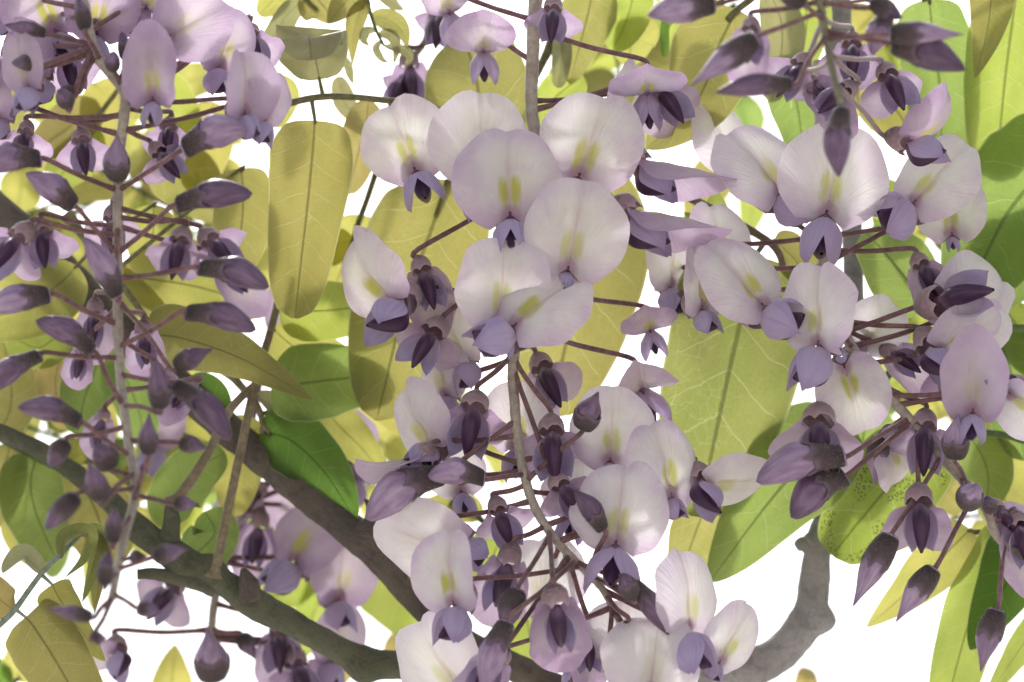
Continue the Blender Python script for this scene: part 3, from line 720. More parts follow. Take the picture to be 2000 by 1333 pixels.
leaf('pale olive leaflets hanging beside the stem of the tall white raceme',
     [(1330, -120, -330), (1240, -60, -320), (1180, -30, -310), (1120, -20, -310)],
     [([(1158, -30, -310), (1150, 20, -305), (1135, 80, -300), (1112, 165, -300)], 112, dict(shape='ov', col='y', roll=5)),
      ([(1096, 70, -290), (1098, 95, -285), (1096, 130, -282), (1090, 172, -280)], 40, dict(shape='ob', col='k', stalklet=False)),
      ([(1238, -50, -320), (1235, 0, -330), (1220, 50, -330), (1195, 100, -330)], 90, dict(shape='el', col='l')),
      ([(1270, 30, -350), (1250, 55, -350), (1235, 80, -350), (1225, 130, -350)], 90, dict(shape='el', col='Y', stalklet=False)),
      ([(1300, 20, -300), (1300, 50, -290), (1299, 80, -285), (1297, 112, -280)], 26, dict(shape='ob', col='d', stalklet=False, curl=1.5)),
      ([(1350, 20, -340), (1345, 60, -350), (1340, 90, -350), (1320, 120, -350)], 80, dict(shape='el', col='l', stalklet=False)),
      ([(1140, 150, -340), (1110, 170, -345), (1080, 195, -350), (1030, 240, -350)], 84, dict(shape='ro', col='l', stalklet=False))], 7, 'g')
leaf('pale lime leaflets hanging against white sky under the pointed purple buds',
     [(2140, 950, -280), (2040, 1000, -260), (1960, 1035, -250), (1900, 1040, -250)],
     [([(1895, 1035, -250), (1850, 1080, -245), (1780, 1150, -240), (1692, 1226, -240)], 112, dict(shape='ac', col='Y', roll=-14, fold=.15)),
      ([(1965, 1030, -255), (1940, 1100, -250), (1890, 1220, -250), (1838, 1420, -250)], 138, dict(shape='ob', col='l', roll=12, fold=.2)),
      ([(2030, 1010, -240), (2000, 1080, -225), (1960, 1150, -220), (1895, 1270, -220)], 150, dict(shape='ov', col='d', roll=-10)),
      ([(2040, 1190, -270), (2010, 1240, -270), (1970, 1300, -270), (1910, 1390, -270)], 60, dict(shape='la', col='l', stalklet=False))], 7, 'o')
leaf('spray of small downy young leaflets curled together against the sky',
     [(700, -120, -300), (712, -40, -290), (722, 20, -285), (735, 60, -280), (750, 90, -280)],
     [([(720, 0, -285), (700, 30, -280), (690, 70, -280), (688, 128, -280)], 40, dict(shape='la', col='y', fold=.4)),
      ([(725, 30, -285), (760, 40, -280), (785, 60, -280), (796, 96, -280)], 44, dict(shape='la', col='y', fold=.4)),
      ([(740, 66, -280), (765, 70, -270), (775, 95, -265), (768, 128, -262)], 24, dict(shape='la', col='k', fold=.5)),
      ([(735, 60, -280), (715, 60, -270), (710, 78, -262), (722, 90, -255)], 26, dict(shape='la', col='k', curl=1.2)),
      ([(745, 80, -280), (735, 95, -270), (745, 115, -265), (760, 124, -262)], 20, dict(shape='la', col='k', curl=1.2)),
      ([(750, 90, -280), (790, 100, -275), (800, 115, -270), (790, 130, -268)], 20, dict(shape='la', col='k', fold=.5)),
      ([(715, -20, -290), (750, -10, -285), (770, 10, -280), (790, 20, -280)], 30, dict(shape='la', col='k', fold=.3)),
      ([(715, -20, -290), (690, -10, -285), (670, 10, -280), (640, 46, -280)], 72, dict(shape='ov', col='y', fold=.2)),
      ([(660, 150, -330), (668, 180, -330), (680, 210, -330), (716, 245, -330)], 44, dict(shape='el', col='k', stalklet=False)),
      ([(672, 110, -300), (680, 130, -300), (685, 150, -300), (690, 166, -300)], 18, dict(shape='la', col='k', stalklet=False))], 4, 'g')
leaf('olive leaflets turned edge on beside the curled downy spray',
     [(560, -110, -340), (580, -40, -330), (600, 0, -325), (620, 20, -320)],
     [([(600, -20, -325), (625, 5, -320), (640, 25, -320), (645, 48, -320)], 96, dict(shape='ov', col='y', roll=20)),
      ([(590, 0, -330), (560, 30, -330), (540, 60, -330), (505, 110, -335)], 62, dict(shape='el', col='k', roll=35)),
      ([(575, -50, -330), (545, -20, -340), (530, 5, -340), (505, 30, -340)], 60, dict(shape='el', col='Y')),
      ([(545, 150, -330), (560, 180, -330), (555, 210, -335), (540, 250, -340)], 50, dict(shape='el', col='Y', stalklet=False))], 6, 'b')
leaf('bright lime leaflet glowing between the thick branch and the greenish shoot',
     [(620, 1060, -720), (680, 1090, -700), (705, 1110, -690)],
     [([(690, 1090, -690), (740, 1120, -690), (790, 1170, -690), (860, 1270, -690)], 150, dict(shape='ro', col='l')),
      ([(640, 1070, -710), (600, 1110, -730), (560, 1150, -730), (500, 1180, -730)], 90, dict(shape='el', col='l')),
      ([(650, 1080, -720), (620, 1180, -740), (600, 1230, -740), (575, 1290, -740)], 80, dict(shape='el', col='l')),
      ([(760, 1290, -720), (775, 1270, -720), (795, 1250, -720), (830, 1230, -720)], 60, dict(shape='el', col='b', stalklet=False)),
      ([(610, 1340, -720), (640, 1320, -720), (660, 1310, -720), (690, 1300, -720)], 70, dict(shape='el', col='b', stalklet=False))], 6, 'g')
leaf('bright lime leaflets seen through gaps of the lower white blossoms',
     [(880, 980, -460), (960, 1030, -450), (1010, 1080, -440)],
     [([(985, 1040, -445), (965, 1080, -445), (945, 1120, -445), (910, 1190, -445)], 120, dict(shape='el', col='l')),
      ([(1000, 1070, -440), (1020, 1150, -450), (1030, 1220, -450), (1050, 1310, -450)], 130, dict(shape='el', col='l')),
      ([(940, 1010, -450), (900, 990, -450), (850, 1000, -450), (780, 1010, -450)], 70, dict(shape='el', col='Y'))], 6, 'g')
leaf('yellow leaflets backlit behind the oblong olive leaflet and flared white blossom',
     [(760, 260, -430), (720, 380, -420), (690, 470, -410), (680, 560, -410)],
     [([(705, 420, -415), (700, 450, -415), (685, 480, -415), (655, 560, -415)], 110, dict(shape='ro', col='Y')),
      ([(690, 470, -415), (640, 480, -420), (600, 470, -420), (540, 450, -420)], 90, dict(shape='el', col='Y')),
      ([(700, 740, -420), (740, 770, -420), (770, 800, -420), (800, 850, -420)], 90, dict(shape='el', col='Y', stalklet=False)),
      ([(830, 700, -420), (840, 740, -420), (850, 780, -420), (840, 830, -420)], 100, dict(shape='el', col='l', stalklet=False))], 6, 'o')
leaf('yellow leaflets glowing behind the uppermost lilac blossoms and pale bent stem',
     [(330, -60, -480), (280, 60, -460), (240, 160, -450), (180, 240, -440)],
     [([(240, 160, -450), (225, 190, -450), (205, 220, -450), (185, 300, -450)], 110, dict(shape='el', col='Y')),
      ([(200, 220, -450), (160, 230, -450), (120, 260, -450), (60, 300, -450)], 100, dict(shape='el', col='b')),
      ([(260, 120, -450), (310, 180, -450), (340, 230, -450), (380, 300, -450)], 120, dict(shape='el', col='l')),
      ([(190, 250, -450), (160, 300, -450), (130, 330, -450), (90, 380, -450)], 90, dict(shape='el', col='l')),
      ([(310, 300, -450), (340, 330, -450), (380, 360, -450), (430, 430, -450)], 130, dict(shape='el', col='y', stalklet=False)),
      ([(420, 200, -450), (400, 260, -450), (395, 300, -450), (380, 380, -450)], 120, dict(shape='el', col='Y', stalklet=False)),
      ([(270, -20, -450), (262, 0, -450), (258, 20, -450), (255, 60, -450)], 30, dict(shape='el', col='l'))], 6, 'o')
FAR = iter(['yellow and bronze leaf spray in soft focus behind the dark buds beside the lance leaflet', 'yellow leaflet tip pointing up alone out of white sky near the pale hanging bud', 'yellow leaf spray with a dark green leaflet under the bronze hanging leaflets', 'yellow leaf spray in soft focus above the thick branch behind lilac flowers', 'small yellow leaflet in a white gap above the lower white blossoms', 'rounded bronze leaflet tip alone beside the grey branch', 'tiny olive leaflet alone under the deep green leaflet and lowest pointed bud', 'yellow leaf spray in soft focus behind the lower half of the bud stem', 'lime leaf spray in soft focus between three white blossoms and a rounded green leaflet', 'yellow leaf spray in soft focus behind the half open blossom and green stalk', 'lime leaf spray behind the slanting stem and dark hanging flowers', 'olive leaf spray in soft focus behind the topmost lilac bud', 'yellow leaf spray in soft focus behind the plump bud cluster', 'olive and yellow leaf spray behind the crowded lilac banners'])
def far(stalk, *lv):
    z = RN.uniform(-900, -650)
    leaf(next(FAR), [(x, y, z) for x, y in stalk], [([(x0, y0, z), ((2 * x0 + x1) / 3 + b, (2 * y0 + y1) / 3, z + 20), ((x0 + 2 * x1) / 3 + b, (y0 + 2 * y1) / 3, z + 30), (x1, y1, z)], w, dict(shape=s, col=c, roll=RN.uniform(-25, 25)))
         for (x0, y0, x1, y1, w, s, c, b) in lv], 6, 'g', 'leaf sprays behind the blossoms')
far([(-100, 600), (10, 640), (60, 700)], (20, 640, 10, 760, 120, 'el', 'Y', 0), (60, 700, 90, 820, 110, 'el', 'b', 5), (0, 640, -60, 700, 100, 'el', 'y', 0))
far([(330, 1560), (340, 1460), (335, 1380)], (330, 1400, 342, 1258, 90, 'ac', 'Y', 0), (340, 1450, 420, 1400, 80, 'el', 'Y', 0))
far([(-60, 1420), (10, 1350), (40, 1320)], (30, 1330, 70, 1240, 90, 'el', 'Y', 0), (0, 1360, -40, 1290, 90, 'el', 'd', 0))
far([(120, 480), (60, 500), (20, 540)], (70, 500, 140, 590, 120, 'el', 'Y', 0), (20, 540, 20, 640, 100, 'el', 'l', 0), (60, 420, 110, 480, 80, 'el', 'Y', 0))
far([(1230, 860), (1215, 810), (1200, 790)], (1205, 800, 1225, 760, 60, 'el', 'Y', 0))
far([(1560, 1380), (1580, 1350)], (1570, 1370, 1578, 1305, 50, 'ro', 'b', 0))
far([(1990, 1400), (1960, 1340), (1940, 1320)], (1950, 1330, 1985, 1290, 40, 'el', 'y', 0))
far([(300, 760), (330, 830), (350, 880)], (330, 830, 420, 800, 120, 'el', 'Y', 0), (340, 860, 270, 900, 110, 'el', 'l', 0), (350, 880, 420, 960, 130, 'el', 'Y', 0))
far([(1800, 440), (1850, 500), (1870, 560)], (1810, 450, 1740, 470, 90, 'el', 'Y', 0), (1850, 500, 1900, 430, 110, 'el', 'l', 0), (1860, 560, 1800, 640, 90, 'el', 'l', 0))
far([(1940, 760), (1960, 820), (1970, 900)], (1950, 790, 1900, 850, 120, 'el', 'Y', 0), (1965, 850, 2030, 900, 120, 'el', 'l', 0), (1970, 900, 1930, 980, 130, 'el', 'Y', 0))
far([(1760, 560), (1790, 640), (1800, 720)], (1780, 620, 1730, 660, 80, 'el', 'l', 0), (1795, 700, 1740, 760, 110, 'el', 'l', 0), (1800, 720, 1840, 820, 120, 'el', 'Y', 0))
far([(1430, -40), (1400, 30), (1390, 90)], (1410, 20, 1350, 60, 90, 'el', 'y', 0), (1395, 80, 1460, 160, 120, 'el', 'y', 0))
far([(1700, -60), (1720, 40), (1740, 120)], (1715, 20, 1650, 90, 110, 'el', 'Y', 0), (1730, 80, 1790, 160, 120, 'el', 'l', 0), (1740, 120, 1690, 230, 110, 'el', 'Y', 0))
far([(90, -60), (70, 40), (60, 120)], (80, 0, 20, 60, 110, 'el', 'y', 0), (65, 90, 120, 170, 110, 'el', 'Y', 0), (60, 120, 10, 230, 110, 'el', 'y', 0))

FILL = 'pale backlit leaf spray in soft focus, one of those filling gaps behind the flowers'
def spray(x, y, ang, cols, z, n=5, ln=210, w=80, lw=150):
    d = Vector((math.cos(R_(ang)), -math.sin(R_(ang)))); q = Vector((-d.y, d.x)); lv = []
    st = [(x + d.x * ln * t, y + d.y * ln * t, z) for t in (0, .35, .7, 1)]
    for k in range(n):
        t = 0.25 + 0.75 * k / (n - 1); sg = 1 if k % 2 else -1
        o = (q * sg * 0.85 + d * RN.uniform(0.15, 0.6)).normalized() if k < n - 1 else d
        b = Vector((x, y)) + d * ln * t + o * 12; L = lw * RN.uniform(0.75, 1.15); e = Vector((RN.uniform(-25, 25), RN.uniform(0, 45)))
        lv.append(([(b.x, b.y, z), (b.x + o.x * L * .33, b.y + o.y * L * .33, z + RN.uniform(-30, 40)), (b.x + o.x * L * .66 + e.x * .4, b.y + o.y * L * .66 + e.y * .4, z + RN.uniform(-60, 60)), (b.x + o.x * L + e.x, b.y + o.y * L + e.y, z + RN.uniform(-90, 90))],
                   w * RN.uniform(0.8, 1.15), dict(shape=RN.choice(('el', 'ov', 'ov')), col=RN.choice(cols), roll=RN.uniform(-35, 35), fold=RN.uniform(0, .25))))
    leaf(FILL, st, lv, 5, 'g', 'pale leaf sprays filling the gaps')
for (x, y, a, c, z) in ((-40, 300, 20, 'Yyl', -1000), (300, 130, -60, 'Yyb', -1100), (60, 640, -35, 'YlY', -1050), (-40, 800, -20, 'Ylg', -1000), (300, 470, 10, 'YyY', -1150), (240, 800, -40, 'Ylg', -1050), (500, 840, 200, 'lYg', -1000), (40, 900, -30, 'gYl', -950), (430, 640, 190, 'YlY', -1200),
                         (1650, 240, 30, 'lgY', -1000), (1960, 620, 215, 'glY', -1000), (1860, 780, 190, 'lYg', -1100), (2060, 980, 190, 'Yly', -1000), (1440, 10, 200, 'yYl', -1100), (1180, -30, -80, 'lyY', -1000), (140, 420, 30, 'YyY', -1250), (1560, 300, 170, 'ygl', -1200), (560, 760, -30, 'YlY', -1200), (640, 520, -20, 'YlY', -1250), (1000, 760, 200, 'lYg', -1300), (-90, 470, 20, 'YyY', -900), (200, 330, -30, 'Yly', -1000), (-60, 720, 5, 'yYl', -1100)):
    spray(x, y, a, c, z)

# ================================================================== racemes
r = Raceme('long purple raceme of mostly closed dark buds on a pale upright stem',
           [(120, -140, 200), (160, 0, 230), (185, 100, 245), (240, 175, 255), (243, 220, 255), (232, 330, 265), (230, 560, 300), (234, 720, 330), (250, 860, 430), (264, 960, 490), (240, 1060, 560), (218, 1170, 640)],
           (12, 8), 'pale', (0, 70), lilac=True)
F, B = r.flower, r.bud
B(90, 66, 8, 48, 38, 'long', 'd', 60, 0, (150, 100)); B(78, 126, 22, 122, 38, 'stub', 'd', 60, 0, (160, 100)); B(166, 60, 152, -6, 36, 'stub', 'd', 70, 0, (190, 120)); B(246, 118, 238, 62, 32, 'stub', 'd', 60, 0, (236, 165))
B(222, 136, 224, 104, 34, 'stub', 'l', 60, 50, (232, 165)); B(132, 208, 118, 176, 40, 'stub', 'd', 60, 40, (170, 100)); B(150, 180, 110, 190, 36, 'stub', 'd', 30, 30, (175, 110))
B(230, 352, 232, 262, 58, 'drop', 'l', 60, 25, (230, 350), roll=0)
B(360, 292, 482, 246, 92, 'bean', 'l', 70, 10, (238, 380)); B(344, 402, 494, 374, 76, 'bean', 'd', 70, 5, (238, 495)); B(388, 524, 528, 556, 76, 'bean', 'd', 80, 5, (236, 546)); B(362, 612, 502, 640, 72, 'bean', 'd', 80, 0, (238, 676))
B(342, 716, 418, 680, 46, 'drop', 'd', 90, 10, (238, 590)); B(340, 752, 456, 856, 74, 'bean', 'd', 60, 10, (240, 725)); B(312, 798, 308, 696, 50, 'drop', 'd', 90, 20, (245, 795)); B(290, 888, 292, 806, 42, 'drop', 'd', 60, 10, (262, 980)); B(350, 866, 408, 876, 38, 'drop', 'd', 40, 0, (252, 862))
B(228, 580, 168, 462, 66, 'long', 'l', 70, 15, (160, 440)); B(146, 404, 52, 336, 70, 'long', 'l', 60, 8, (232, 500)); B(182, 688, 72, 622, 68, 'bean', 'd', 60, 5, (236, 790)); B(80, 694, -26, 762, 64, 'bean', 'd', 40, 5, (236, 700)); B(158, 826, 36, 790, 66, 'bean', 'd', 60, 5, (246, 895))
B(98, 576, -40, 604, 70, 'long', 'l', 40, 5, (232, 640)); B(80, 312, -40, 326, 78, 'bean', 'l', 60, 5, (232, 378)); B(152, 968, 88, 1034, 50, 'stub', 'd', 60, 0, (262, 950)); B(196, 976, 174, 898, 50, 'drop', 'd', 80, 15, (262, 925)); B(130, 862, 98, 912, 46, 'stub', 'd', 30, 10, (246, 830)); B(215, 916, 190, 866, 58, 'stub', 'd', 30, 20, (258, 930))
B(220, 1062, 226, 992, 38, 'stub', 'd', 40, 10, (250, 1010)); B(204, 1144, 212, 1076, 38, 'stub', 'd', 40, 10, (226, 1120)); B(300, 1088, 368, 1072, 40, 'drop', 'd', 30, 0, (240, 1110)); B(340, 984, 388, 986, 34, 'drop', 'd', 30, 0, (264, 968)); B(278, 1086, 250, 1092, 30, 'stub', 'd', 20, 10, (230, 1090)); B(180, 1206, 90, 1188, 34, 'drop', 'd', 30, 0, (220, 1170)); B(270, 1188, 318, 1198, 34, 'drop', 'd', 30, 0, (222, 1160)); B(184, 1248, 210, 1248, 28, 'drop', 'd', 30, 0, (218, 1172))
F(300, 196, 76, 'F', 2, 40, 'h', 0, (240, 190), wing=.8); F(330, 74, 80, 'F', 55, 10, 'o', 1, (240, 180)); F(468, 226, 76, 'FR', 6, 50, 'n', 0, (246, 200), wing=.9); F(505, 232, 62, 'FR', 25, 10, 'o', 1, (246, 260))
F(66, 168, 64, 'FL', -15, 30, 'o', 1, (170, 110)); F(352, 472, 62, 'U', 8, 10, 'o', 1, (238, 420)); F(412, 470, 62, 'UR', -10, 0, 'o', 1, (238, 400)); F(440, 520, 56, 'UR', -10, -20, 'h', 0, (238, 440))
F(36, 466, 74, 'UL', 10, 20, 'o', 1, (232, 455)); F(84, 456, 60, 'U', -10, -10, 'o', 1, (232, 450))
F(220, 430, 60, 'U', 4, -80, 'o', 0, (232, 360)); F(160, 276, 56, 'U', -6, -60, 'o', 0, (238, 220)); F(312, 300, 54, 'UR', -12, -50, 'o', 1, (240, 250)); F(330, 250, 50, 'U', 10, -90, 'o', 0, (240, 210)); F(185, 610, 52, 'B', 8, -80, 'h', 0, (230, 560)); F(160, 690, 40, 'B', 12, -100, 'h', 0, (232, 600))
F(282, 650, 52, 'B', -4, -80, 'h', 0, (232, 600)); F(310, 730, 46, 'UR', 10, -60, 'h', 0, (236, 660)); F(200, 820, 44, 'B', 14, -70, 'h', 0, (240, 760)); F(370, 760, 40, 'UL', 10, -90, 'h', 0, (240, 760))
F(190, 66, 80, 'F', 12, -60, 'o', 1, (170, 50)); F(110, 60, 86, 'F', -24, -110, 'o', 1, (165, 40)); F(80, 150, 74, 'FL', -40, -90, 'o', 1, (175, 110)); F(290, 10, 66, 'V', 30, -80, 'o', 1, (180, 60)); F(420, 130, 72, 'FR', 20, -120, 'o', 1, (240, 200)); F(20, 110, 60, 'U', 0, -110, 'o', 1, (175, 100)); F(50, 260, 52, 'U', 0, -90, 'o', 0, (238, 225)); F(10, 230, 60, 'FL', -20, -110, 'o', 0, (236, 260)); F(490, 70, 56, 'U', -20, -200, 'o', 1, (240, 190)); F(130, 110, 60, 'UR', 10, -120, 'o', 1, (190, 110)); F(10, 20, 70, 'FL', -20, -150, 'o', 1, (165, 20)); F(262, 60, 66, 'V', -6, -160, 'o', 1, (175, 60))

r = Raceme('full raceme of large open white blossoms on a dangling stem with lilac buds below',
           [(1060, -180, -120), (1046, 0, -95), (1040, 120, -80), (1038, 210, -70), (1048, 300, -60), (1040, 480, -30), (1004, 690, 10), (1006, 800, 40), (1018, 900, 70), (1044, 990, 95), (1090, 1060, 115), (1140, 1112, 130), (1176, 1150, 140), (1196, 1186, 146)],
           (14, 7), 'pale', (0, -30))
F, B = r.flower, r.bud
F(936, 340, 100, 'F', 4, 40, 'o', 0, (1040, 300)); F(1128, 346, 106, 'F', 22, 60, 'o', 0, (1042, 300), keel=False, wing=.45); F(996, 424, 108, 'F', 2, 90, 'o', 1, (1040, 380), wing=.85); F(1110, 528, 108, 'F', 10, 130, 'o', 0, (1040, 440), wing=.5)
F(976, 626, 100, 'F', 2, 110, 'n', 1, (1020, 560), wing=.8); F(1012, 652, 102, 'FL', 42, 165, 'o', 0, (1004, 690), wing=1.05); F(812, 336, 92, 'F', -24, 10, 'o', 2, (1036, 260), wing=.95)
F(786, 590, 98, 'SL', 0, 40, 'o', 2, (1010, 590), wing=1.0); F(826, 530, 62, 'UR', 14, 20, 'h', 1, (1036, 340)); F(846, 652, 76, 'UL', 4, 30, 'o', 2, (1012, 470), wing=1.05); F(926, 800, 80, 'U', 6, 20, 'o', 1, (965, 690)); F(1078, 846, 78, 'U', -2, 20, 'o', 1, (1010, 700))
F(1096, 950, 62, 'UR', -6, 30, 'o', 1, (1010, 720)); F(916, 700, 72, 'FL', -30, -60, 'o', 1, (1010, 600)); F(856, 880, 84, 'SL', 16, -20, 'o', 1, (1020, 910)); F(824, 900, 72, 'PL', -40, 20, 'n', 0, (1016, 850), keel=False, wing=.5)
F(975, 1000, 62, 'U', -20, 0, 'o', 1, (1030, 950)); F(902, 1056, 108, 'FL', -82, -30, 'o', 1, (1040, 980), wing=.7); F(900, 1180, 90, 'FL', -12, 60, 'n', 1, (1060, 1180), wing=1.0); F(992, 1100, 74, 'B', 14, 0, 'h', 0, (1058, 1030)); F(1060, 1190, 92, 'F', 0, -60, 'o', 0, (1090, 1070), keel=False, wing=.4)
F(1190, 900, 88, 'F', 4, -30, 'o', 0, (1030, 900), wing=.6); F(1298, 976, 96, 'FR', -4, 0, 'o', 1, (1060, 1030), wing=.6); F(1204, 1062, 100, 'F', 6, 40, 'o', 2, (1090, 1060), wing=1.1); F(1366, 940, 80, 'WR', -34, -20, 'o', 1, (1090, 1060)); F(1326, 1228, 94, 'FR', 8, 40, 'o', 2, (1150, 1120), wing=1.1); F(1392, 1290, 78, 'FR', 34, -20, 'o', 1, (1180, 1150), wing=.6)
F(1268, 1352, 96, 'F', 6, 80, 'o', 1, (1190, 1180), wing=.8); F(920, 1350, 108, 'FL', -40, -60, 'o', 1, (1100, 1300), wing=.6); F(970, 1290, 68, 'UL', 12, 130, 'h', 1, (1070, 1130)); F(1150, 1250, 52, 'U', 4, -40, 'h', 1, (1110, 1080)); F(1086, 1180, 78, 'B', -4, 120, 'h', 0, (1064, 1040), wing=1.1)
F(1250, 752, 78, 'V', -6, -120, 'n', 2, (1040, 640)); F(1268, 640, 56, 'V', -8, -160, 'o', 2, (1040, 560)); F(1248, 322, 88, 'PR', 24, -10, 'h', 1, (1046, 260), wing=1.0); F(1228, 420, 92, 'PR', 30, 10, 'h', 1, (1046, 330), wing=1.05); F(1262, 172, 76, 'V', 8, -20, 'o', 1, (1040, 60)); F(1200, 220, 66, 'FR', 30, -40, 'n', 0, (1040, 200)); F(1292, 180, 66, 'UR', -10, -40, 'o', 1, (1040, 215))
F(944, 92, 66, 'V', 6, -30, 'o', 1, (1040, 120)); F(1080, 20, 58, 'U', 0, 40, 'o', 1, (1044, -20)); F(876, 20, 60, 'V', -12, -60, 'r', 2, (1040, 40)); F(1060, 720, 70, 'U', -30, -90, 'o', 0, (1010, 650)); F(880, 770, 66, 'FL', -20, -80, 'o', 0, (1006, 700)); F(1010, 870, 80, 'F', 4, -120, 'o', 0, (1006, 780)); F(1120, 1000, 70, 'F', 10, -60, 'o', 1, (1040, 960)); F(1130, 1290, 62, 'F', 12, -90, 'o', 1, (1100, 1080)); F(1230, 1280, 74, 'F', -14, -40, 'o', 0, (1190, 1180)); F(900, 960, 62, 'F', -10, -120, 'o', 0, (1020, 920))
B(1138, 838, 1168, 764, 60, 'drop', 'd', 80, 20, (1034, 936)); B(946, 936, 836, 924, 72, 'bean', 'l', 70, 5, (1020, 926)); B(862, 928, 712, 1008, 100, 'bean', 'l', 50, 5, (1000, 820)); B(1178, 1036, 1122, 956, 54, 'long', 'd', 90, 5, (1162, 1116)); B(1012, 1150, 984, 1230, 58, 'stub', 'd', 120, 10, (1070, 1050)); B(1234, 1138, 1308, 1240, 56, 'long', 'd', 90, 5, (1130, 1096)); B(1226, 1214, 1214, 1300, 38, 'long', 'd', 60, 5, (1190, 1160)); B(1184, 1300, 1196, 1250, 34, 'drop', 'd', 50, 5, (1196, 1186)); B(990, 1215, 940, 1350, 72, 'long', 'l', 180, 10, (1100, 1120)); B(1234, 1168, 1214, 1118, 44, 'stub', 'd', 110, 40, (1150, 1120))

r = Raceme('second white raceme, its stem slanting out toward pointed pale purple buds on thin stalks',
           [(1600, 120, -180), (1606, 330, -130), (1610, 480, -90), (1612, 560, -60), (1660, 672, 0), (1714, 745, 30), (1770, 812, 50), (1850, 905, 80), (1920, 985, 100), (1950, 1050, 115), (2010, 1096, 125), (2080, 1150, 140)],
           (13, 8), 'pale', (0, -40))
F, B = r.flower, r.bud
F(1512, 388, 100, 'FR', -24, 30, 'o', 1, (1608, 480), wing=1.05); F(1612, 420, 108, 'F', 6, 90, 'o', 0, (1608, 420), wing=1.1); F(1792, 408, 96, 'FL', 34, 70, 'o', 2, (1612, 520), wing=1.12); F(1482, 612, 102, 'FR', -34, 90, 'o', 1, (1640, 620), wing=1.08); F(1362, 606, 76, 'FR', -8, 20, 'n', 1, (1612, 560), wing=.8); F(1614, 676, 98, 'FL', -4, 110, 'o', 0, (1660, 680), wing=1.15)
F(1646, 712, 84, 'F', 160, 40, 'n', 0, (1660, 680), keel=False, wing=.4); F(1838, 588, 106, 'XR', 0, 70, 'o', 1, (1650, 650), wing=1.0); F(1800, 520, 58, 'UR', -6, 30, 'h', 0, (1612, 490)); F(1815, 680, 90, 'SR', 20, 20, 'o', 1, (1640, 620), wing=.9); F(1900, 806, 84, 'F', 2, 100, 'h', 1, (1750, 765), wing=.85); F(1972, 756, 76, 'FR', 130, 80, 'n', 2, (1770, 780))
F(1600, 828, 92, 'U', 2, 60, 'o', 1, (1610, 740)); F(1806, 836, 76, 'U', -4, 10, 'o', 1, (1720, 740)); F(1796, 985, 84, 'U', 0, 40, 'n', 0, (1780, 850), wing=1.1); F(1950, 1000, 62, 'UR', -20, -20, 'h', 1, (1900, 960)); F(1742, 690, 54, 'UR', -24, -40, 'h', 1, (1650, 640)); F(1850, 720, 64, 'U', -20, -30, 'o', 1, (1700, 700)); F(1730, 870, 56, 'FL', 160, -60, 'o', 0, (1760, 830)); F(1870, 660, 90, 'FR', 40, -60, 'o', 0, (1660, 680)); F(1990, 1030, 66, 'U', -16, 10, 'h', 1, (1950, 1020)); F(1420, 330, 80, 'FR', -10, -70, 'o', 1, (1606, 420)); F(1400, 510, 70, 'FR', 4, -60, 'o', 0, (1608, 460)); F(1300, 560, 70, 'FR', 10, -120, 'o', 1, (1608, 520)); F(1860, 460, 74, 'F', -10, -40, 'o', 0, (1612, 460), wing=.5); F(1690, 670, 60, 'F', 40, -60, 'o', 1, (1640, 620))
B(1650, 892, 1474, 934, 96, 'bean', 'l', 110, 5, (1760, 830), roll=10); B(1652, 930, 1540, 1006, 92, 'bean', 'd', 80, 5, (1764, 836), roll=30)
B(1866, 896, 1868, 806, 60, 'drop', 'l', 80, 15, (1880, 950)); B(1742, 1044, 1664, 1186, 62, 'drop', 'l', 60, 0, (1836, 900)); B(1826, 1110, 1748, 1216, 56, 'drop', 'l', 60, 0, (1900, 970)); B(1948, 1190, 1914, 1314, 58, 'drop', 'l', 60, 0, (1955, 1070)); B(1888, 988, 1904, 946, 62, 'stub', 'l', 110, 45, (1880, 930)); B(1934, 1000, 1926, 968, 34, 'stub', 'd', 70, 30, (1920, 985)); B(1720, 850, 1708, 950, 50, 'drop', 'l', -40, 0, (1770, 815))

r = Raceme('short stem of plump dark buds dangling its last bud before a white petal',
           [(1590, -160, 480), (1600, -20, 500), (1612, 66, 515), (1624, 130, 530), (1646, 214, 550)], (9, 6), 'green', (0, 30))
F, B = r.flower, r.bud
B(1645, 212, 1634, 348, 68, 'long', 'd', 5, 10, (1646, 214), roll=10); B(1478, 74, 1346, 170, 60, 'drop', 'l', 40, 5, (1606, 20)); B(1548, 164, 1396, 180, 56, 'long', 'd', 40, 5, (1612, 72)); B(1744, 88, 1886, 136, 84, 'long', 'd', 20, 8, (1612, 60)); B(1736, 68, 1882, 68, 54, 'drop', 'l', 50, 5, (1616, 78)); B(1570, 10, 1506, -40, 56, 'stub', 'd', 40, 10, (1604, 40)); B(1700, 4, 1762, 36, 44, 'stub', 'd', 20, 10, (1604, 10)); B(1396, 8, 1262, 30, 84, 'long', 'l', 20, 5, (1598, -40)); B(1735, 26, 1700, 110, 60, 'long', 'l', -60, 5, (1602, 0))
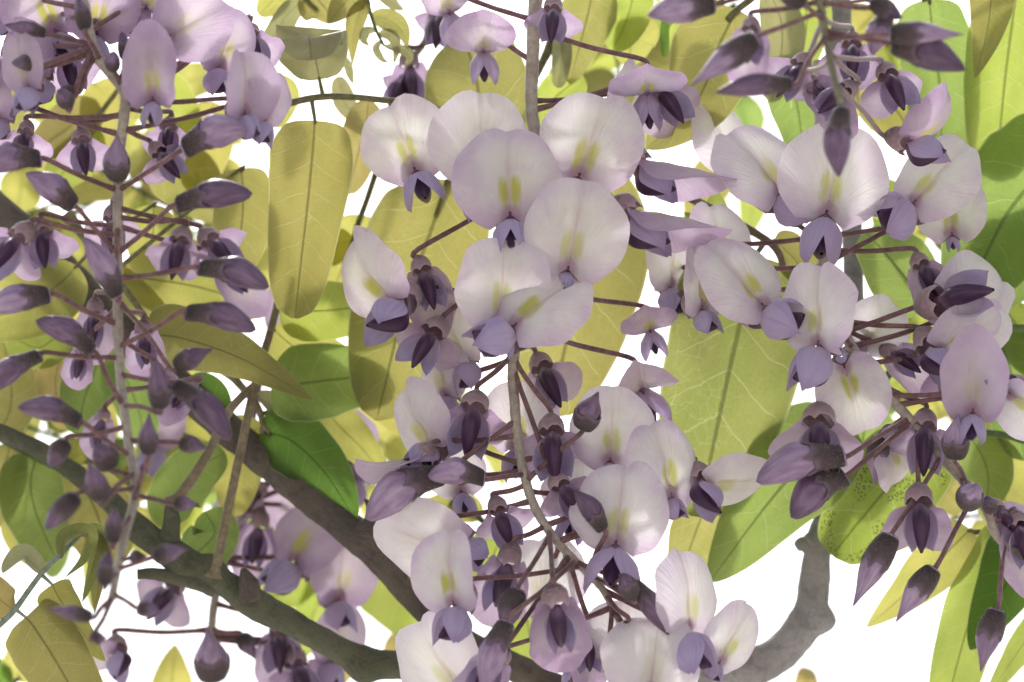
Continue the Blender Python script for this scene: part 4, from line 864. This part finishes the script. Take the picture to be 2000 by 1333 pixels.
F(1466, 60, 58, 'U', 6, -20, 'h', 1, (1600, 0)); F(1560, 130, 60, 'UL', 18, -390, 'o', 1, (1604, 40)); F(1664, 90, 62, 'U', 0, -410, 'o', 1, (1606, 40)); F(1650, 180, 60, 'UL', 30, -380, 'o', 1, (1620, 100)); F(1736, 150, 66, 'U', -20, -440, 'o', 2, (1620, 110)); F(1770, 280, 80, 'PR', 6, -490, 'r', 1, (1630, 170)); F(1590, 170, 56, 'UR', -6, -420, 'h', 1, (1620, 120))

r = Raceme('lilac raceme hanging in soft focus below the thick brown branch, yellow centred',
           [(470, 880, -520), (490, 960, -510), (455, 1060, -500), (420, 1170, -490), (410, 1290, -480), (405, 1400, -470)], (9, 7), 'pale', (0, -40), lilac=True)
F, B = r.flower, r.bud
F(590, 1106, 94, 'FL', 20, 40, 'o', 0, (470, 1100), wing=1.05); F(650, 1172, 82, 'FR', 14, 20, 'o', 1, (470, 1110), wing=.9); F(506, 1030, 60, 'B', 6, 20, 'h', 0, (470, 1000)); F(500, 962, 50, 'UL', 30, 0, 'h', 1, (485, 940)); F(545, 1240, 62, 'U', -4, 0, 'h', 1, (420, 1180)); F(580, 1300, 74, 'U', -14, 20, 'o', 1, (415, 1250)); F(336, 1150, 66, 'UL', 8, 0, 'o', 1, (425, 1150)); F(230, 1270, 64, 'SL', -50, 20, 'o', 1, (412, 1230)); F(700, 930, 80, 'FL', -10, -100, 'o', 1, (480, 980)); F(690, 880, 66, 'UL', -10, -120, 'o', 1, (485, 960)); F(550, 660, 70, 'FR', 14, -150, 'o', 1, (480, 900)); F(310, 870, 76, 'FL', -10, -120, 'o', 1, (480, 920)); F(640, 1290, 70, 'FR', 20, -20, 'o', 1, (412, 1240)); F(600, 1020, 70, 'F', -20, -80, 'o', 0, (480, 980))
B(415, 1330, 408, 1224, 78, 'drop', 'l', 40, 10, (408, 1340)); B(470, 1240, 500, 1290, 40, 'drop', 'd', 20, 0, (415, 1230))
r = Raceme('withered raceme of limp faded blossoms against the white sky',
           [(880, -160, -420), (850, 0, -410), (830, 80, -400), (805, 120, -395), (795, 190, -390)], (7, 5), 'pale', (0, -30))
F, B = r.flower, r.bud
F(800, 130, 60, 'B', -6, 20, 'h', 0, (826, 90)); F(790, 160, 50, 'UL', 10, 0, 'r', 1, (805, 120)); F(860, 30, 58, 'U', 10, 0, 'r', 1, (850, 0))
